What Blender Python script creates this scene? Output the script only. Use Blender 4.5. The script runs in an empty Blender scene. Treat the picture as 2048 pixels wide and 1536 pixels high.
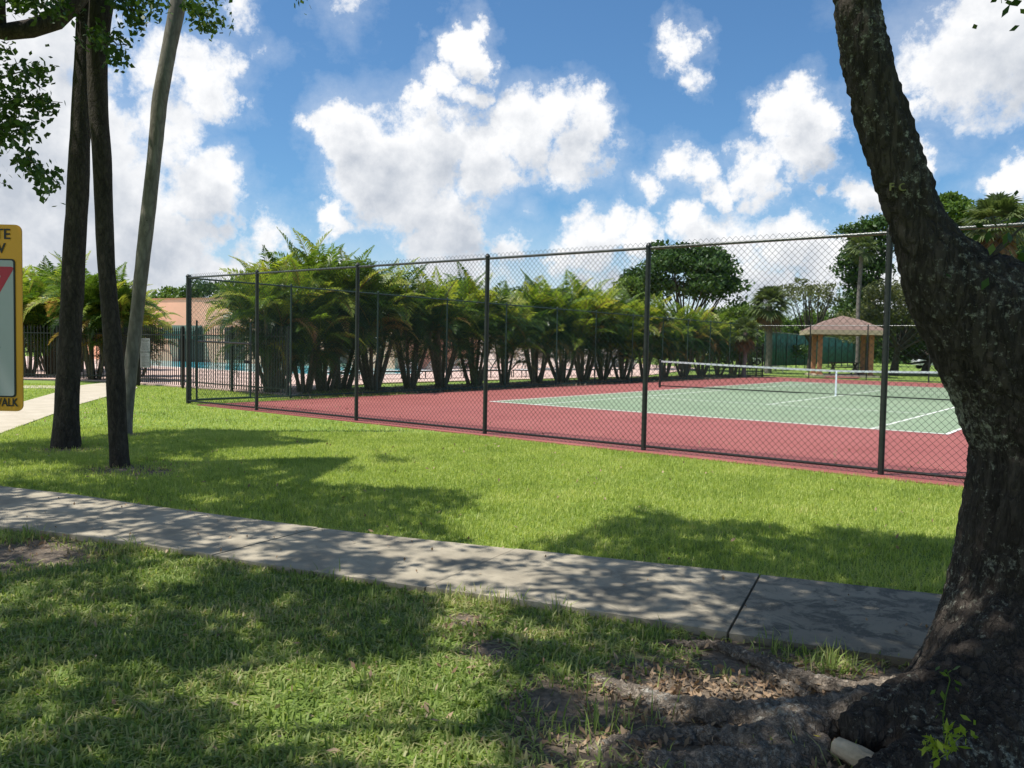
import bpy, bmesh, math, random
import numpy as np
from mathutils import Vector, Matrix, noise as mnoise
rnd = random.Random(7); nr = np.random.default_rng(11)
SC = bpy.context.scene
COL = SC.collection

# ------------------------------------------------------------------ camera
FPX, YAW, PITCH, ROLL = 1649.5, -.6537, -.0459, .0188
CAM = np.array([13.8326, -17.2503, 1.5265])
FW = np.array([math.sin(YAW)*math.cos(PITCH), math.cos(YAW)*math.cos(PITCH), math.sin(PITCH)])
_r = np.array([math.cos(YAW), -math.sin(YAW), 0.]); _u = np.cross(_r, FW)
RT = math.cos(ROLL)*_r + math.sin(ROLL)*_u
UP = -math.sin(ROLL)*_r + math.cos(ROLL)*_u
cd = bpy.data.cameras.new('camera'); cam = bpy.data.objects.new('camera', cd); COL.objects.link(cam)
m = Matrix.Identity(4)
for i in range(3):
    m[i][0], m[i][1], m[i][2], m[i][3] = RT[i], UP[i], -FW[i], CAM[i]
cam.matrix_world = m
cd.sensor_width = 36; cd.lens = FPX/2048*36; cd.clip_start = .05; cd.clip_end = 5000
SC.camera = cam
def ray(x, y): return FW + RT*(x-1024)/FPX + UP*(768-y)/FPX
def G(x, y, z=0.):                     # point of the ground seen at photo position x, y
    d = ray(x, y); return CAM + d*(z-CAM[2])/d[2]
def D(x, y, dep): return CAM + ray(x, y)*dep
def onx(px, X0): d = ray(px, 760); return (CAM + d*(X0-CAM[0])/d[0])[1]
def PR(P):
    d = np.asarray(P) - CAM; w = d@FW
    return 1024+FPX*(d@RT)/w, 768-FPX*(d@UP)/w, w

# ------------------------------------------------------------------ sun, sky, exposure
ELEV, SUNAZ = math.radians(67), math.atan2(-.62, -.78)
SUN = np.array([math.cos(ELEV)*math.sin(SUNAZ), math.cos(ELEV)*math.cos(SUNAZ), math.sin(ELEV)])
sl = bpy.data.lights.new('sun', 'SUN'); sl.energy = 4.3; sl.angle = math.radians(.53); sl.color = (1, .96, .89)
so = bpy.data.objects.new('sun', sl); COL.objects.link(so)
so.rotation_euler = Vector(SUN).to_track_quat('Z', 'Y').to_euler()
SC.view_settings.view_transform = 'Standard'; SC.view_settings.look = 'None'
SC.view_settings.exposure = 0.47; SC.view_settings.gamma = 1
SC.cycles.max_bounces = 6; SC.cycles.transparent_max_bounces = 16
SC.cycles.use_denoising = True
w = bpy.data.worlds.new('World'); SC.world = w; w.use_nodes = True
NT = w.node_tree; NT.nodes.clear()
class N:                               # small node helper
    def __init__(s, nt): s.nt = nt
    def n(s, t, **k):
        x = s.nt.nodes.new(t)
        for a, b in k.items(): setattr(x, a, b)
        return x
    def l(s, a, b): s.nt.links.new(a, b)
    def put(s, sock, v):
        if hasattr(v, 'links'): s.l(v, sock)
        else: sock.default_value = v
    def math(s, op, a, b=None, c=None, clamp=False):
        x = s.n('ShaderNodeMath', operation=op, use_clamp=clamp); s.put(x.inputs[0], a)
        if b is not None: s.put(x.inputs[1], b)
        if c is not None: s.put(x.inputs[2], c)
        return x.outputs[0]
    def vm(s, op, a, b=None):
        x = s.n('ShaderNodeVectorMath', operation=op); s.put(x.inputs[0], a)
        if b is not None: s.put(x.inputs[1], b)
        return x.outputs['Value'] if op in ('DISTANCE', 'DOT_PRODUCT', 'LENGTH') else x.outputs[0]
    def noise(s, vec, scale, detail=4, rough=.55, dist=0., out='Fac'):
        x = s.n('ShaderNodeTexNoise'); x.inputs['Scale'].default_value = scale
        x.inputs['Detail'].default_value = detail; x.inputs['Roughness'].default_value = rough
        x.inputs['Distortion'].default_value = dist
        if vec is not None: s.l(vec, x.inputs['Vector'])
        return x.outputs[out]
    def ramp(s, f, stops, interp='LINEAR'):
        x = s.n('ShaderNodeValToRGB'); x.color_ramp.interpolation = interp; e = x.color_ramp.elements
        while len(e) < len(stops): e.new(.5)
        for i, (p, c) in enumerate(stops): e[i].position = p; e[i].color = (*c, 1) if len(c) == 3 else c
        s.put(x.inputs[0], f); return x.outputs[0]
    def mr(s, v, a, b, c=0., d=1., smooth=False):
        x = s.n('ShaderNodeMapRange'); x.clamp = True
        if smooth: x.interpolation_type = 'SMOOTHSTEP'
        s.put(x.inputs[0], v)
        for i, q in enumerate((a, b, c, d)): x.inputs[i+1].default_value = q
        return x.outputs[0]
    def mix(s, f, a, b, mode='MIX'):
        x = s.n('ShaderNodeMix', data_type='RGBA', blend_type=mode)
        s.put(x.inputs[0], f); s.put(x.inputs[6], a if hasattr(a, 'links') else (*a, 1)); s.put(x.inputs[7], b if hasattr(b, 'links') else (*b, 1))
        return x.outputs[2]
H = N(NT)
sky = H.n('ShaderNodeTexSky', sky_type='NISHITA'); sky.sun_disc = False
sky.sun_elevation = ELEV; sky.sun_rotation = SUNAZ % (2*math.pi); sky.altitude = 0; sky.air_density = 1.0; sky.dust_density = .6; sky.ozone_density = 2.5
CL = [ # clouds: direction given by where they stand in the photo, angular radius, weight
 (930,95,62,1),(968,120,45,1),(895,80,40,.9),(880,165,52,.9),(855,205,48,.8),(930,190,55,.9),
 (690,265,85,1),(760,320,120,1),(860,300,110,1),(645,255,45,.8),(830,400,120,1),(900,430,110,.95),(960,330,100,1),
 (1040,270,95,1),(1120,230,80,.9),(1190,240,75,.85),(1215,190,40,.6),(1150,310,85,.85),(870,490,100,.85),(740,440,70,.55),
 (1600,205,75,1),(1650,225,70,1),(1560,200,45,.8),(1610,290,80,1),(1510,330,75,.85),(1440,375,60,.8),(1540,375,60,.75),(1345,325,66,.82),(1285,378,56,.8),(1395,345,56,.85),
 (1372,92,50,.8),(1415,122,42,.6),
 (1970,110,140,1),(2050,50,140,1),(1880,160,60,.9),(1990,10,70,1),
 (1855,320,60,.85),(1830,280,35,.6),(2060,345,60,1),(1700,400,60,.9),(1635,385,40,.7),(1740,415,45,.8),
 (1200,490,85,.95),(1285,500,70,.9),(1385,460,62,.95),(1420,510,95,.9),(1140,520,70,.8),(1580,490,80,.9),(1500,540,150,.85),(1660,530,90,.85),
 (1000,510,75,.75),(1060,420,50,.5),(680,435,50,.8),
 (60,60,190,.9),(0,250,230,1),(150,330,190,1),(330,260,110,.75),(410,370,100,.95),(330,150,110,.62),(430,150,85,.85),(480,190,55,.7),(290,480,160,1),(420,450,80,.8),(100,500,190,1),
 (550,470,80,.7),(470,560,130,.75),(230,60,90,.6),(690,10,60,.6),(480,0,70,.6),(535,100,45,.5),(1830,20,60,.45),
 (640,570,120,.7),(900,570,160,.7),(1250,590,150,.7),(1750,560,140,.7),(-300,300,260,.9),(2350,400,240,.9),(2500,100,200,.8),(300,-300,220,.7),(1100,-350,200,.7),(1900,-300,220,.8)]
CL_FILL = [((.1, .2, 1.), .24, .95), ((-.6, -.3, .9), .32, .9), ((-.2, -1., .5), .4, .95), ((-1., -.9, .45), .3, .9), ((.5, .9, 1.1), .22, .8), ((1., -1., .3), .25, .95)]   # unseen clouds added overhead and behind, for a brighter neutral ambient
tc = H.n('ShaderNodeTexCoord').outputs['Generated']
nv = H.vm('SUBTRACT', H.noise(tc, 8, 8, .66, out='Color'), (.5, .5, .5))
nv2 = H.vm('SUBTRACT', H.noise(tc, 26, 5, .6, out='Color'), (.5, .5, .5))
dv = H.vm('ADD', H.vm('ADD', tc, H.vm('MULTIPLY', nv, (.12, .12, .10))), H.vm('MULTIPLY', nv2, (.045,)*3))
def field(vec):
    a = None
    for (x, y, r_, wt) in CL:
        d = ray(x, y); d = d/np.linalg.norm(d)
        v = H.mr(H.vm('DISTANCE', vec, tuple(d)), 0, r_/FPX*1.45, wt, 0)
        a = v if a is None else H.math('MAXIMUM', a, v)
    for (d, r_, wt) in CL_FILL:
        d = np.array(d)/np.linalg.norm(d); a = H.math('MAXIMUM', a, H.mr(H.vm('DISTANCE', vec, tuple(d)), 0, r_*1.45, wt, 0))
    return a
acc = field(dv); acc2 = field(H.vm('ADD', dv, (-.012, -.008, .034)))
sepz = H.n('ShaderNodeSeparateXYZ'); H.l(dv, sepz.inputs[0])
fine = H.noise(tc, 19, 9, .66)
den = H.math('ADD', acc, H.math('MULTIPLY', H.math('SUBTRACT', fine, .5), 1.0))
veil = H.math('MULTIPLY', H.mr(H.math('ADD', acc, H.math('MULTIPLY', H.noise(H.vm('MULTIPLY', tc, (1, 1, 2.2)), 5, 7, .65), .9)), .55, 1.25), .42)
alpha = H.math('MAXIMUM', H.mr(den, .30, .62, 0, 1, True), veil)
hz = H.math('MULTIPLY', H.mr(H.math('ABSOLUTE', sepz.outputs[2]), 0, .16, .75, 0), 1.0)
alpha = H.math('MAXIMUM', alpha, hz)
# self-shading of the cloud body: thick parts are greyer, noise gives billows lit from the sun's side
off = H.vm('ADD', tc, (-.004, -.004, .022))
bil = H.math('ADD', H.math('SUBTRACT', H.noise(tc, 8, 4, .5), H.noise(off, 8, 4, .5)), H.math('MULTIPLY', H.math('SUBTRACT', H.noise(tc, 24, 6, .6), H.noise(H.vm('ADD', tc, (-.003, -.003, .009)), 24, 6, .6)), .45))
thick = H.mr(H.math('ADD', acc2, H.math('MULTIPLY', H.math('SUBTRACT', fine, .5), .22)), .35, 1.0, 0, 1)
low = H.mr(sepz.outputs[2], .02, .42, 0, 1)
br = H.math('ADD', H.math('SUBTRACT', 1.0, H.math('MULTIPLY', thick, .54)), H.math('MULTIPLY', bil, 1.15))
br = H.math('ADD', br, H.math('MULTIPLY', low, .10))
ccol = H.mix(H.mr(br, .5, 1.0), (4.0, 4.35, 4.9), (7.3, 7.35, 7.45))
skc = H.mix(1.0, sky.outputs[0], (.55, .81, .97), 'MULTIPLY')
fin = H.mix(alpha, skc, H.mix(H.mr(alpha, .2, .7), (6.9, 7.2, 7.6), ccol))
bg = H.n('ShaderNodeBackground'); bg.inputs[1].default_value = .1; H.l(fin, bg.inputs[0])
wo = H.n('ShaderNodeOutputWorld'); H.l(bg.outputs[0], wo.inputs[0])
w.cycles.sampling_method = 'MANUAL'; w.cycles.sample_map_resolution = 512

# ------------------------------------------------------------------ materials
def mat(name):
    x = bpy.data.materials.new(name); x.use_nodes = True; x.node_tree.nodes.clear(); h = N(x.node_tree)
    h.b = h.n('ShaderNodeBsdfPrincipled'); h.o = h.n('ShaderNodeOutputMaterial'); h.l(h.b.outputs[0], h.o.inputs[0])
    h.tc = h.n('ShaderNodeTexCoord').outputs['Object']; h.m = x
    h.geo = h.n('ShaderNodeNewGeometry')
    return h
def bump(h, f, st, dist=.02):
    b = h.n('ShaderNodeBump'); b.inputs['Strength'].default_value = st; b.inputs['Distance'].default_value = dist
    h.l(f, b.inputs['Height']); h.l(b.outputs[0], h.b.inputs['Normal']); return b
def simple(name, c, rough=.6, metal=0., var=.15, scale=6, spec=.5, bmp=0):
    h = mat(name); f = h.noise(h.tc, scale, 5)
    k = tuple(v*(1-var) for v in c); k2 = tuple(min(1, v*(1+var)) for v in c)
    h.l(h.ramp(f, [(.3, k), (.7, k2)]), h.b.inputs['Base Color'])
    h.b.inputs['Roughness'].default_value = rough; h.b.inputs['Metallic'].default_value = metal
    h.b.inputs['Specular IOR Level'].default_value = spec
    if bmp: bump(h, h.noise(h.tc, scale*8, 4), bmp, .005)
    return h.m
def leafmat(name, stops, trans=.4, attr=False, rough=.5, spec=.3, nscale=.8, tcol=1.5):
    h = mat(name)
    if attr:
        a = h.n('ShaderNodeAttribute'); a.attribute_name = 'tint'; f = a.outputs['Fac']
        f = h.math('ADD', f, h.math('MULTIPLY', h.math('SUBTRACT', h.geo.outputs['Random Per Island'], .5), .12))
    else:
        f = h.math('ADD', h.math('MULTIPLY', h.geo.outputs['Random Per Island'], .55), h.math('MULTIPLY', h.mr(h.noise(h.geo.outputs['Position'], nscale, 6, .7), .32, .68), .45))
    c = h.ramp(f, stops)
    h.l(c, h.b.inputs['Base Color']); h.b.inputs['Roughness'].default_value = rough; h.b.inputs['Specular IOR Level'].default_value = spec
    t = h.n('ShaderNodeBsdfTranslucent'); h.l(h.mix(1.0, c, (tcol, tcol*1.02, tcol*.55), 'MULTIPLY'), t.inputs[0])
    mx = h.n('ShaderNodeMixShader'); mx.inputs[0].default_value = trans
    h.l(h.b.outputs[0], mx.inputs[1]); h.l(t.outputs[0], mx.inputs[2]); h.l(mx.outputs[0], h.o.inputs[0])
    return h.m
M = {}
M['grass'] = leafmat('grass_blades', [(0, (.13, .195, .04)), (.45, (.33, .41, .09)), (.8, (.50, .54, .17)), (.93, (.48, .46, .19)), (1, (.5, .43, .22))], .4, nscale=.9)
M['grass_near'] = leafmat('grass_blades_broad', [(0, (.09, .15, .03)), (.35, (.19, .27, .06)), (.6, (.32, .38, .12)), (.78, (.44, .40, .20)), (1, (.52, .43, .27))], .35, nscale=1.2)
def m_lawn():
    h = mat('lawn'); p = h.geo.outputs['Position']
    a = h.ramp(h.noise(p, 40, 6, .7), [(.25, (.075, .13, .02)), (.55, (.17, .27, .04)), (.8, (.27, .35, .08))])
    b = h.mix(h.mr(h.noise(p, .5, 4), .35, .65), a, h.mix(1., a, (1.25, 1.1, 1.0), 'MULTIPLY'))
    # soil close to the roots and the trunks
    soil = h.ramp(h.noise(p, 30, 5), [(.3, (.07, .052, .036)), (.7, (.25, .195, .14))])
    acc = None
    for (x, y, r_) in SOIL:
        v = h.mr(h.vm('DISTANCE', p, (x, y, 0.)), r_*.5, r_*1.2, 1, 0)
        acc = v if acc is None else h.math('MAXIMUM', acc, v)
    k = h.mr(h.math('ADD', acc, h.math('MULTIPLY', h.math('SUBTRACT', h.noise(p, 4, 5), .5), .9)), .35, .65)
    h.l(h.mix(k, b, soil), h.b.inputs['Base Color']); h.b.inputs['Roughness'].default_value = .9
    bump(h, h.noise(p, 60, 4, .7), .7, .02); return h.m
SOIL = []
for (x, y, r_) in [(1850,1400,.8),(1600,1400,.75),(1380,1400,.65),(1480,1310,.45),(1250,1450,.6),(1130,1400,.35),(1700,1500,.7),(1450,1500,.6),(980,1300,.2),(130,900,.45),(240,940,.55),(300,945,.4),(255,870,.4),(20,1105,.7),(110,1115,.4),(930,1240,.15)]:
    g = G(x, y); SOIL.append((g[0], g[1], r_))
M['lawn'] = m_lawn()
def m_concrete(name, lo, hi, stain=.6):
    h = mat(name); p = h.geo.outputs['Position']
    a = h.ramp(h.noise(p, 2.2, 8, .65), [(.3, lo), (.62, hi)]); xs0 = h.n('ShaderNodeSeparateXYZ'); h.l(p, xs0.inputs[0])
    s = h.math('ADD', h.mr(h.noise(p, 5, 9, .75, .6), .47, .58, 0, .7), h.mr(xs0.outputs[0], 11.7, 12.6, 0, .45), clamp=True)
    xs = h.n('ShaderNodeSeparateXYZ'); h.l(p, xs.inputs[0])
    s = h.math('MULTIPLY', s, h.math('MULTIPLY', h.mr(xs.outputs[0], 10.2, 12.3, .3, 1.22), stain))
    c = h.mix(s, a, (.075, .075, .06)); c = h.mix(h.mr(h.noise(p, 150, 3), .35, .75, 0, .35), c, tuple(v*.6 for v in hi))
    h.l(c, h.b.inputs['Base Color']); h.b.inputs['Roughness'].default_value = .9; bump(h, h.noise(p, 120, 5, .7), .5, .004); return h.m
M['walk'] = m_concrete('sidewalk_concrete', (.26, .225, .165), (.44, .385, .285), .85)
M['path'] = m_concrete('path_concrete', (.42, .36, .26), (.54, .47, .36), .0)
def m_court(name, c, c2, mark=.25):
    h = mat(name); p = h.geo.outputs['Position']
    f = h.noise(p, .6, 8, .6, .5); a = h.ramp(f, [(.35, c), (.7, c2)])
    a = h.mix(h.mr(h.noise(p, 3, 8, .72), .52, .75, 0, mark), a, tuple(v*.6 for v in c)); a = h.mix(h.mr(h.noise(p, .35, 5, .6, 1.), .42, .7, 0, .35), a, tuple(v*1.25+.03 for v in c))
    h.l(a, h.b.inputs['Base Color']); h.b.inputs['Roughness'].default_value = .75; bump(h, h.noise(p, 300, 2), .25, .002); return h.m
M['red'] = m_court('court_red', (.26, .068, .058), (.32, .095, .08))
M['green'] = m_court('court_green', (.19, .26, .155), (.245, .31, .195), .2)
M['line'] = simple('court_line', (.8, .8, .74), .7)
M['soilm'] = simple('mulch', (.05, .038, .026), .95, var=.5, scale=14, bmp=.8)
def m_vinyl(name, c, rough):
    h = mat(name); h.b.inputs['Base Color'].default_value = (*c, 1); h.b.inputs['Roughness'].default_value = rough
    h.b.inputs['Specular IOR Level'].default_value = .6; return h.m
M['wire'] = m_vinyl('vinyl_wire', (.012, .022, .019), .38)
M['wire_green'] = m_vinyl('green_vinyl_wire', (.02, .085, .06), .4)
M['post'] = simple('painted_post', (.017, .021, .019), .5, var=.35, scale=9)
M['rail'] = simple('worn_rail', (.12, .125, .12), .38, .35, var=.35, scale=5)
M['gpost'] = simple('dark_green_post', (.03, .06, .05), .5, var=.3)
M['black'] = simple('black_metal', (.012, .012, .013), .45, var=.2)
M['white'] = simple('white_paint', (.78, .78, .76), .5, var=.04)
M['tape'] = simple('net_tape', (.50, .53, .55), .8, var=.08)
M['strap'] = simple('net_strap', (.7, .76, .85), .8, var=.08)
M['netc'] = simple('net_cord', (.01, .012, .012), .8)
M['salmon'] = simple('salmon_stucco', (.82, .43, .28), .85, var=.06, scale=1.2, bmp=.2)
M['salmon2'] = simple('orange_stucco', (.40, .19, .10), .85, var=.1, scale=2)
M['deck'] = simple('pink_deck', (.62, .44, .37), .8, var=.06, scale=3)
M['coping'] = simple('pool_coping', (.78, .74, .68), .6, var=.05)
M['awning'] = simple('green_awning', (.012, .06, .045), .7)
M['fabric'] = simple('green_windscreen', (.012, .095, .075), .75, var=.45, scale=2)
M['strapw'] = simple('white_vinyl_strap', (.75, .76, .75), .5, var=.05)
M['parasol'] = simple('parasol_cloth', (.03, .16, .12), .8)
M['lampb'] = simple('floodlight_body', (.12, .11, .10), .5)
M['lampg'] = simple('floodlight_glass', (.55, .55, .52), .2)
def m_shingle():
    h = mat('roof_shingles'); br_ = h.n('ShaderNodeTexBrick'); h.l(h.tc, br_.inputs['Vector'])
    br_.inputs['Scale'].default_value = 4; br_.inputs['Color1'].default_value = (.19, .125, .10, 1); br_.inputs['Color2'].default_value = (.27, .18, .145, 1); br_.inputs['Mortar'].default_value = (.10, .07, .055, 1)
    h.l(br_.outputs[0], h.b.inputs['Base Color']); h.b.inputs['Roughness'].default_value = .9; return h.m
M['shingle'] = m_shingle()
M['fascia'] = simple('tan_fascia', (.42, .36, .24), .7, var=.08)
M['darkwood'] = simple('dark_wood', (.05, .04, .03), .7)
def m_water():
    h = mat('pool_water'); h.b.inputs['Base Color'].default_value = (.03, .42, .60, 1); h.b.inputs['Roughness'].default_value = .06
    h.l(h.ramp(h.noise(h.geo.outputs['Position'], 1.6, 5, .6, 1.), [(.3, (.05, .48, .62)), (.7, (.16, .72, .82))]), h.b.inputs['Base Color']); h.b.inputs['Specular IOR Level'].default_value = .15
    bump(h, h.noise(h.geo.outputs['Position'], 5, 3), .12, .03); return h.m
M['water'] = m_water()
def m_bark(name, lo, hi, lich, lamt, zs=.25, sc=9, st=1.0, dist=.03, crack=.6):
    h = mat(name); mp = h.n('ShaderNodeMapping'); mp.inputs['Scale'].default_value = (1, 1, zs); h.l(h.tc, mp.inputs[0]); v = mp.outputs[0]
    f1 = h.noise(v, sc, 8, .65, .6); f2 = h.noise(h.tc, sc*2.6, 6, .6)
    vo = h.n('ShaderNodeTexVoronoi', feature='DISTANCE_TO_EDGE'); vo.inputs['Scale'].default_value = sc*1.8
    h.l(h.vm('ADD', v, h.vm('MULTIPLY', h.noise(v, sc*1.5, 4, .6, out='Color'), (.12, .12, .12))), vo.inputs['Vector'])
    cr = h.mr(vo.outputs[0], 0, .22, 1-crack, 1)
    c = h.ramp(h.math('MULTIPLY', f1, h.mr(cr, 0, 1, .45, 1)), [(.15, lo), (.62, hi)])
    pat = h.math('ADD', h.math('MULTIPLY', h.noise(h.tc, 2.1, 3), .42), h.math('MULTIPLY', h.noise(h.tc, 34, 6, .78), .63))
    k = h.mr(pat, .60-lamt, .66-lamt, 0, 1)
    k = h.math('MULTIPLY', k, h.mr(f2, .38, .55))
    lc = h.ramp(f2, [(.35, tuple(v*.55 for v in lich)), (.7, lich)])
    h.l(h.mix(k, c, lc), h.b.inputs['Base Color']); h.b.inputs['Roughness'].default_value = .92; h.b.inputs['Specular IOR Level'].default_value = .2
    bump(h, h.math('ADD', h.math('MULTIPLY', f2, .35), h.math('ADD', f1, h.math('MULTIPLY', cr, .6))), st, dist); return h.m
M['bark_big'] = m_bark('old_oak_bark', (.011, .009, .008), (.078, .064, .053), (.35, .35, .28), .042, sc=13, dist=.022)
M['bark_root'] = m_bark('root_bark', (.03, .023, .018), (.34, .28, .22), (.48, .46, .40), .045, zs=1., sc=16, crack=.5, dist=.022)
M['bark_dark'] = m_bark('dark_trunk_bark', (.014, .012, .010), (.075, .062, .05), (.20, .20, .17), -.03, zs=.35, sc=11, dist=.015)
M['bark_pale'] = m_bark('pale_trunk_bark', (.09, .08, .065), (.25, .23, .19), (.035, .03, .025), -.03, zs=.3, sc=7, st=.5, dist=.01)
M['stem'] = m_bark('palm_stem', (.07, .055, .038), (.24, .20, .14), (.2, .2, .15), -.2, zs=3, sc=5, st=.4)
M['limb'] = simple('limb_bark', (.06, .05, .04), .9, var=.4)
M['greypalm'] = simple('grey_palm_trunk', (.17, .155, .135), .9, var=.15)
M['deadwood'] = simple('pale_bare_wood', (.55, .43, .29), .8, var=.25, scale=20, bmp=.5)
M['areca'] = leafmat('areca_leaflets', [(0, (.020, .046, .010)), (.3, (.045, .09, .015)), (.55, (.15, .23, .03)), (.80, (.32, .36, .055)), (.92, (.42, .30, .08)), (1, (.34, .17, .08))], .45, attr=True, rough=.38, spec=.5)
M['leaf_over'] = leafmat('canopy_leaves', [(0, (.025, .06, .012)), (.6, (.05, .10, .02)), (1, (.11, .16, .03))], .22)
M['leaf_dark'] = leafmat('dark_tree_leaves', [(0, (.025, .060, .015)), (.5, (.045, .095, .022)), (1, (.09, .15, .035))], .25, nscale=.35)
M['leaf_mid'] = leafmat('tree_leaves', [(0, (.05, .095, .02)), (.5, (.10, .17, .03)), (1, (.19, .25, .05))], .35, nscale=.3)
M['leaf_olive'] = leafmat('olive_leaves', [(0, (.07, .085, .035)), (.5, (.12, .14, .055)), (1, (.20, .21, .09))], .3, nscale=.3)
M['leaf_fan'] = leafmat('fan_palm_leaves', [(0, (.05, .08, .025)), (.5, (.10, .14, .05)), (1, (.22, .25, .12))], .25, rough=.35, spec=.6, nscale=.5)
M['leaf_brown'] = leafmat('dead_fronds', [(0, (.12, .075, .04)), (1, (.24, .16, .09))], .2)
M['sprout'] = leafmat('young_leaves', [(0, (.16, .25, .025)), (1, (.36, .43, .05))], .4)
M['litter'] = leafmat('dry_leaves', [(0, (.12, .07, .04)), (.5, (.30, .20, .12)), (1, (.5, .38, .25))], .1)
M['orange'] = simple('sign_orange', (.80, .36, .015), .45, var=.05, scale=2)
M['signw'] = simple('sign_white', (.42, .43, .43), .4, var=.04)
M['signr'] = simple('sign_red', (.50, .012, .035), .4, var=.05)
M['signk'] = simple('sign_black', (.012, .012, .014), .5)
M['alu'] = simple('aluminium', (.45, .45, .46), .4, .8)
M['yellow'] = simple('yellow_mark', (.24, .23, .08), .8)
M['yleaf'] = simple('yellow_leaf', (.65, .55, .03), .6)
M['glass'] = m_vinyl('car_glass', (.02, .025, .03), .08)
M['tyre'] = simple('tyre_rubber', (.02, .02, .02), .8)

# ------------------------------------------------------------------ mesh helpers
def link(o, parent=None):
    COL.objects.link(o)
    if parent is not None: o.parent = parent
    return o
def fm(name, V, F, material, parent=None, tint=None, smooth=False):
    V = np.asarray(V, dtype=np.float32); F = np.asarray(F, dtype=np.int32); k = F.shape[1]
    me = bpy.data.meshes.new(name); me.vertices.add(len(V)); me.vertices.foreach_set('co', V.ravel())
    me.loops.add(F.size); me.loops.foreach_set('vertex_index', F.ravel())
    me.polygons.add(len(F)); me.polygons.foreach_set('loop_start', np.arange(0, F.size, k, dtype=np.int32))
    me.polygons.foreach_set('loop_total', np.full(len(F), k, dtype=np.int32))
    if smooth: me.polygons.foreach_set('use_smooth', np.ones(len(F), dtype=bool))
    me.update(calc_edges=True); me.materials.append(material)
    if tint is not None:
        a = me.attributes.new('tint', 'FLOAT', 'POINT'); a.data.foreach_set('value', np.asarray(tint, dtype=np.float32))
    return link(bpy.data.objects.new(name, me), parent)
class MB:
    def __init__(s): s.v = []; s.f = []; s.mi = []; s.mats = []
    def add(s, vs, fs, mt=0):
        b = len(s.v); s.v += [tuple(map(float, q)) for q in vs]; s.f += [tuple(b+i for i in f) for f in fs]; s.mi += [mt]*len(fs)
    def box(s, c, d, rz=0., mt=0, taper=1.):
        x, y, z = d[0]/2, d[1]/2, d[2]/2; cs, sn = math.cos(rz), math.sin(rz); vs = []
        for zz in (-z, z):
            t = taper if zz > 0 else 1.
            for (a, b) in ((-x, -y), (x, -y), (x, y), (-x, y)):
                vs.append((c[0]+a*t*cs-b*t*sn, c[1]+a*t*sn+b*t*cs, c[2]+zz))
        s.add(vs, [(0, 3, 2, 1), (4, 5, 6, 7), (0, 1, 5, 4), (1, 2, 6, 5), (2, 3, 7, 6), (3, 0, 4, 7)], mt)
    def beam(s, a, b, wd, ht, mt=0):       # rectangular bar from a to b
        a = np.array(a, float); b = np.array(b, float); d = b-a; d /= np.linalg.norm(d)
        u = np.cross(d, (0, 0, 1.)) if abs(d[2]) < .95 else np.array([1., 0, 0]); u /= np.linalg.norm(u); v = np.cross(u, d)
        vs = [p+u*sx*wd/2+v*sy*ht/2 for p in (a, b) for sx, sy in ((-1, -1), (1, -1), (1, 1), (-1, 1))]
        s.add(vs, [(0, 3, 2, 1), (4, 5, 6, 7), (0, 1, 5, 4), (1, 2, 6, 5), (2, 3, 7, 6), (3, 0, 4, 7)], mt)
    def tube(s, pts, rad, n=8, mt=0, cap=True):
        V, F = tube(pts, rad, n); s.add(V, [tuple(q) for q in F], mt)
        if cap:
            b = len(s.v)-len(V); s.f.append(tuple(b+i for i in range(n))[::-1]); s.f.append(tuple(b+len(V)-n+i for i in range(n))); s.mi += [mt, mt]
    def quad(s, a, b, c, d, mt=0): s.add([a, b, c, d], [(0, 1, 2, 3)], mt)
    def build(s, name, mats, parent=None, smooth=False, bevel=0, loc=None):
        me = bpy.data.meshes.new(name); me.from_pydata(s.v, [], s.f); me.update()
        for q in (mats if isinstance(mats, (list, tuple)) else [mats]): me.materials.append(q)
        me.polygons.foreach_set('material_index', s.mi)
        if smooth: me.polygons.foreach_set('use_smooth', [True]*len(s.f))
        o = link(bpy.data.objects.new(name, me), parent)
        if bevel:
            md = o.modifiers.new('bevel', 'BEVEL'); md.width = bevel; md.segments = 2; md.limit_method = 'ANGLE'
        return o
def tube(pts, rad, n=8, jit=0.):
    pts = np.asarray(pts, float); k = len(pts); rad = np.broadcast_to(np.asarray(rad, float), (k,))
    T = np.gradient(pts, axis=0); T /= np.linalg.norm(T, axis=1)[:, None]+1e-9
    ref = np.array([1., 0, 0]) if abs(T[0][0]) < .8 else np.array([0, 1., 0]); V = np.empty((k, n, 3)); ang = np.arange(n)*2*math.pi/n
    for i in range(k):
        u = np.cross(T[i], ref); u /= np.linalg.norm(u)+1e-9; v = np.cross(T[i], u); ref = np.cross(u, T[i])
        r_ = rad[i]*(1+(nr.normal(0, jit, n) if jit else 0))
        V[i] = pts[i]+np.outer(np.cos(ang)*r_, u)+np.outer(np.sin(ang)*r_, v)
    i, j = np.meshgrid(np.arange(k-1), np.arange(n), indexing='ij'); j2 = (j+1) % n
    F = np.stack([i*n+j, i*n+j2, (i+1)*n+j2, (i+1)*n+j], -1).reshape(-1, 4)
    return V.reshape(-1, 3), F
class Q:                                # collects quad arrays into one mesh
    def __init__(s): s.V = []; s.F = []; s.T = []; s.n = 0
    def add(s, V, F, t=0.):
        s.V.append(np.asarray(V, float)); s.F.append(np.asarray(F)+s.n); s.T.append(np.broadcast_to(t, (len(V),))); s.n += len(V)
    def build(s, name, material, parent=None, tint=False, smooth=False):
        return fm(name, np.concatenate(s.V), np.concatenate(s.F), material, parent, np.concatenate(s.T) if tint else None, smooth)
def tag(o, label=None, cat=None, group=None, kind=None):
    for k, v in (('label', label), ('category', cat), ('group', group), ('kind', kind)):
        if v: o[k] = v
    return o
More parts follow.
